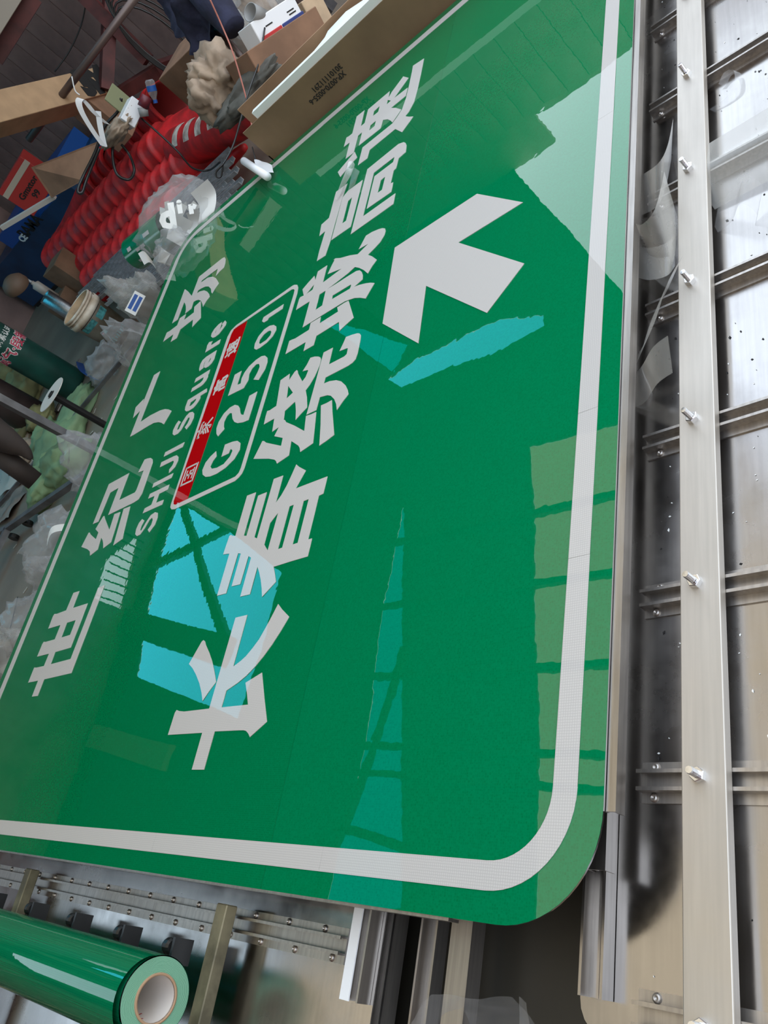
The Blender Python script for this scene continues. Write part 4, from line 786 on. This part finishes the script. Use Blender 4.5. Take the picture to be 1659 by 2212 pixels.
# steel frame cart
fr = thing('steel_stand', 'dark square tube steel frame with an upright post standing beside the sign', 'steel frame', (2.5,5.2,0))
FST = mat('stand_steel', (.17,.17,.175), .35, .6, var=.3)
def fbar(nm, p, q, r=.016, m_=FST): return setl(MB().tube([p,q],r,sq=True).build(nm, m_, fr))
c1 = az(17,1141,.10); c2 = az(236,990,.10); c3 = az(300,738,.10); c4 = az(-30,1112,.10)
fbar('base_rail', c1, c2, .021); fbar('base_rail', az(-60,1160,.10), az(300,735,.10), .013); fbar('base_rail', c1, c1+Vector((-.9,.15,0)), .02); fbar('base_rail', c1, c1+Vector((.0,.6,0)), .02)
pf = ad(-8,857,4.6)
vx = az(215,985,.10); kk = Vector((c2.x,c2.y,.10)); fbar('upright_post', kk, Vector((kk.x,kk.y,2.1)), .021)
for px,py in ((60,1130),(30,1160)):
    w_ = az(px,py,.04); q_ = MB().lathe([(0,-.015),(.035,-.015),(.035,.015),(0,.015)],16,Matrix.Translation(w_)@Matrix.Rotation(PI/2,4,'Y')).build('caster', BLACK, fr); setl(q_)
# clear bags and scraps along the sign's upper edge
for i,(px,py,z_,sx_,sy_,sz_,sd_,m_,lab) in enumerate((
  (228,1010,.25,.16,.14,.20,71,CLEARB,'clear plastic bag squeezed beside the frame post'),
  (135,1170,.30,.15,.20,.14,72,CLEARB,'clear bag holding white film cuttings at the sign edge'),
  (118,1250,.30,.10,.16,.12,73,CLEAR,'thin clear film draped by the sign edge, middle one'),
  (60,1350,.30,.14,.18,.12,74,CLEARB,'clear bag at the sign edge near the left frame border'),
  (25,1410,.30,.12,.14,.12,75,MILKY,'milky plastic scrap lowest at the sign edge'),
  (312,760,.22,.11,.17,.22,76,CLEARB,'clear film heap between the bucket and the sign'),
  (322,655,.24,.11,.16,.24,77,MILKY,'milky film heap next to the blue printed notepad'))):
    o = crumple('clear_bag', az(px,py,z_), (sx_,sy_,sz_), sd_, m_, None, 4, .55, 1.5, floor_=.002); tag(o, lab, 'plastic bag')
for i,(px,py) in enumerate(((160,1150),)):
    p = az(px,py,.42); o = ribbon('film_cutting', spline([p, p+Vector((.03,.06,.02)), p+Vector((.02,.14,.05)), p+Vector((-.02,.20,.03))],5), Vector((.03,.0,.01)), WHITEP); tag(o, ['white film cutting inside the clear bag, upper','white film cutting inside the clear bag, lowest','white film cutting inside the clear bag, middle'][i], 'film scrap')
# white letters cuttings and green film roll in a clear bag at the sign's top right corner
bgc = ad(372,500,4.45)
gf = thing('green_film_roll', 'loosely rolled green film with cut out letters in the bag at the sign corner', 'film roll', ad(340,515,4.45))
pA = ad(293,548,4.55); pB = ad(368,490,4.35); d = (pB-pA).normalized(); M_ = Matrix.Translation(pA)@d.to_track_quat('Z','Y').to_matrix().to_4x4()
GF = mat('green_scrap_film',(.0,.16,.07),.25,coat=1)
setl(MB().lathe([(.085,0),(.088,(pB-pA).length)],28,M_).build('film', GF, gf, True))
vw = -ray(340,520).normalized(); vw = (vw-d*vw.dot(d)).normalized(); sdv = d.cross(vw)
for j,(t_,s_,w_,h_) in enumerate(((.3,.45,.05,.015),(.45,-.1,.07,.016),(.5,.2,.016,.05),(.7,-.5,.05,.02),(.75,.45,.04,.014),(.2,-.4,.03,.02))):
    a = s_; nn = vw*math.cos(a)+sdv*math.sin(a); tt = nn.cross(d); c = pA+d*(pB-pA).length*t_+nn*.0895
    setl(MB().add([c-d*w_/2-tt*h_/2,c+d*w_/2-tt*h_/2,c+d*w_/2+tt*h_/2,c-d*w_/2+tt*h_/2],[(0,1,2,3)]).build('cutout_gap', mat('backing_grey',(.4,.42,.42),.6), gf))
i = 0
for (pts,w_) in (([(430,402),(448,430),(445,470),(425,505)],.11),([(415,455),(422,480),(412,505)],.07),([(400,470),(385,500),(378,525)],.10),([(345,455),(362,462),(372,480)],.03),([(360,435),(362,460)],.03),([(395,440),(380,470)],.06),([(385,436),(386,452)],.02),([(335,540),(350,552),(362,560)],.06),([(360,545),(352,568),(372,575)],.09),([(305,560),(318,555),(335,575)],.05),([(400,437),(402,452)],.02),([(425,440),(410,458)],.05)):
    P_ = [ad(x_,y_,4.25+.03*(k%2)) for k,(x_,y_) in enumerate(pts)]
    dd = (P_[1]-P_[0]).normalized(); ww = dd.cross(ray(380,500).normalized()).normalized()*w_
    o = ribbon('film_cutting', spline(P_,6) if len(P_) > 2 else P_, ww+Vector((0,0,.01)), WHITEP); i += 1
    tag(o, f'white film cutting curled in the bag at the sign corner, {ORD[i-1]} piece from the profiles', 'film scrap', 'white cuttings in the bag at the sign corner')
for ch,px,py,s_ in (('d',362,470,.16),('i',388,447,.08),('r',415,449,.07)):
    tm = text_mesh(ch, s_, .008, .0006); e1 = (ray(px+20,py-3)-ray(px,py)).normalized(); e2 = (ray(px-4,py-20)-ray(px,py)).normalized(); local(tm, frame(ad(px,py,4.2), e1, e2))
    o = link('letter_cutting', tm, WHITEP); tag(o, f'small white film letter {ch} lying in the bag at the sign corner', 'film scrap')
o = crumple('clear_bag', ad(385,478,4.4), (.26,.20,.17), 81, CLEAR, None, 4, .35, 1.4); tag(o,'large clear bag full of white cuttings at the sign corner','plastic bag')
o = crumple('clear_bag', ad(395,560,4.2), (.12,.14,.14), 82, CLEARB, None, 4, .45, 1.4); tag(o,'smaller clear bag pressed against the sign corner','plastic bag')
nb = thing('printed_card', 'white card with two blue printed blocks leaning beside the profiles', 'card', ad(292,655,5.0))
e1 = (ray(310,641)-ray(291,631)).normalized(); e2 = (ray(290,631)-ray(277,668)).normalized()
M_ = frame(nb.location, e1, e2); setl(MB().box(-.035,.035,-.065,.065,-.001,.001,M_).build('card', WHITEP, nb))
for u_ in (-.0155,.0155):
    setl(MB().box(u_-.011,u_+.011,-.045,.048,-.0018,-.0012,M_).build('blue_block', BLUEB, nb)); setl(MB().box(u_-.011,u_+.011,-.045,.048,.0012,.0018,M_).build('blue_block', BLUEB, nb))
o = MB().tube([ad(527,348,3.75),ad(578,382,3.45)],.016,16).build('white_tube', WHITEPL, None, True); tag(o,'short white plastic tube between the carton and the profiles','tube')
o = drape('white_board_scrap', [ad(545,342,3.8),ad(585,352,3.6),ad(590,372,3.5),ad(560,372,3.6)],6,6,.02,5,3,WHITEPL); tag(o,'white plastic scrap below the carton corner','scrap')
# floor litter
for i,(px,py) in enumerate(((205,888),(218,910),(198,935),(190,950),(217,955),(55,1275),(33,1180),(42,1190),(250,860),(30,1330))):
    p = az(px,py,.003); a = random.random()*3; l_ = random.uniform(.012,.035)
    o = MB().box(-l_,l_,-.006,.006,0,.003,Matrix.Translation(p)@Matrix.Rotation(a,4,'Z')).build('litter_scrap', mat('litter',(.45,.42,.37),.7)); tag(o,'small pale scrap littering the grey floor between the sign and the tarp','litter','pale scraps on the grey floor')
cord('black_cord', [az(38,1290,.01),az(30,1325,.01),az(20,1365,.01)], .004, BLACK, 'short black wire lying on the floor at the left')
# ---- clear film scraps on the right panel and elsewhere
def film(lab, pts, w_, m_=CLEAR, nm='film_scrap', k=7):
    o = ribbon(nm, spline(pts,k), w_, m_); return tag(o, lab, 'film scrap')
film('clear film strip standing along the sign edge, upper piece', [az(1380,425,.50),az(1420,400,.56),az(1440,360,.53),az(1452,300,.50)], Vector((.05,-.03,.05)), MILKY)
film('broad milky film strip curling between the sign and the crossbar', [az(1370,520,.50),az(1400,545,.53),az(1430,520,.56),az(1445,470,.55),az(1452,430,.52)], Vector((.04,-.02,.10)), MILKY)
film('curled film strip lying beside the fourth rail end', [az(1360,560,.50),az(1400,570,.52),az(1440,560,.53),az(1458,540,.50)], Vector((.06,-.01,.02)), MILKY)
film('long milky film strip hanging down to the sign edge', [az(1458,590,.52),az(1425,650,.55),az(1395,740,.54),az(1355,815,.50)], Vector((.035,-.045,.03)), MILKY)
film('milky film strip bent upward beside the sign edge, lowest piece', [az(1350,845,.49),az(1385,835,.52),az(1415,790,.58),az(1448,765,.60)], Vector((.045,-.01,.035)), MILKY)
film('small film loop under the bent strip', [az(1350,858,.48),az(1385,862,.49),az(1400,840,.51),az(1395,815,.52)], Vector((.02,.0,.03)), CLEAR)
film('curved clear film ring on the bright sheet near the top', [az(1560,185,.475),az(1572,160,.48),az(1592,155,.48),az(1594,185,.48),az(1575,215,.475),az(1540,240,.472)], Vector((.015,.012,.006)), CLEAR)
film('crumpled clear film corner on the bright sheet', [az(1545,480,.473),az(1585,450,.50),az(1605,410,.53),az(1640,430,.50),az(1635,465,.475)], Vector((.04,-.02,.02)), CLEAR)
film('broad clear film sheet at the right picture edge', [az(1630,250,.50),az(1625,300,.51),az(1625,340,.50),az(1660,390,.48)], Vector((.0,-.20,.01)), MILKY)
o = drape('film_scrap', [az(870,2225,.43),az(945,2140,.45),az(1100,2165,.42),az(1160,2240,.40)], 20, 14, .02, 9, 5, CLEAR); tag(o,'clear film sheet lying over the loose channels at the bottom edge','film scrap')
o = drape('film_scrap', [az(1118,2150,.40),az(1140,2165,.41),az(1148,2225,.40),az(1120,2215,.40)], 6, 6, .01, 9, 6, CLEAR); tag(o,'small clear film scrap in the dark gap','film scrap')
# peeled clear film curl lying on the lettering
pc = [az(727,432,ZS+.003),az(742,395,ZS+.02),az(752,375,ZS+.035),az(758,356,ZS+.03)]
o = MB().tube(pc,.006,12,caps=False,r2=.013).build('film_curl', clear_mat('curl_film',(.7,.7,.7),.22,.12), None, True); tag(o,'curl of clear application film peeling up over the character lettering on the sign','film scrap')
mb = MB(); p0 = [az(x_,y_,ZS+z_) for x_,y_,z_ in ((752,412,.001),(766,400,.001),(777,370,.012),(763,360,.02))]; mb.add(p0,[(0,1,2,3)]); o = mb.build('film_flap', CLEAR, None); tag(o,'flap of the same clear film beside the curl on the sign','film scrap')
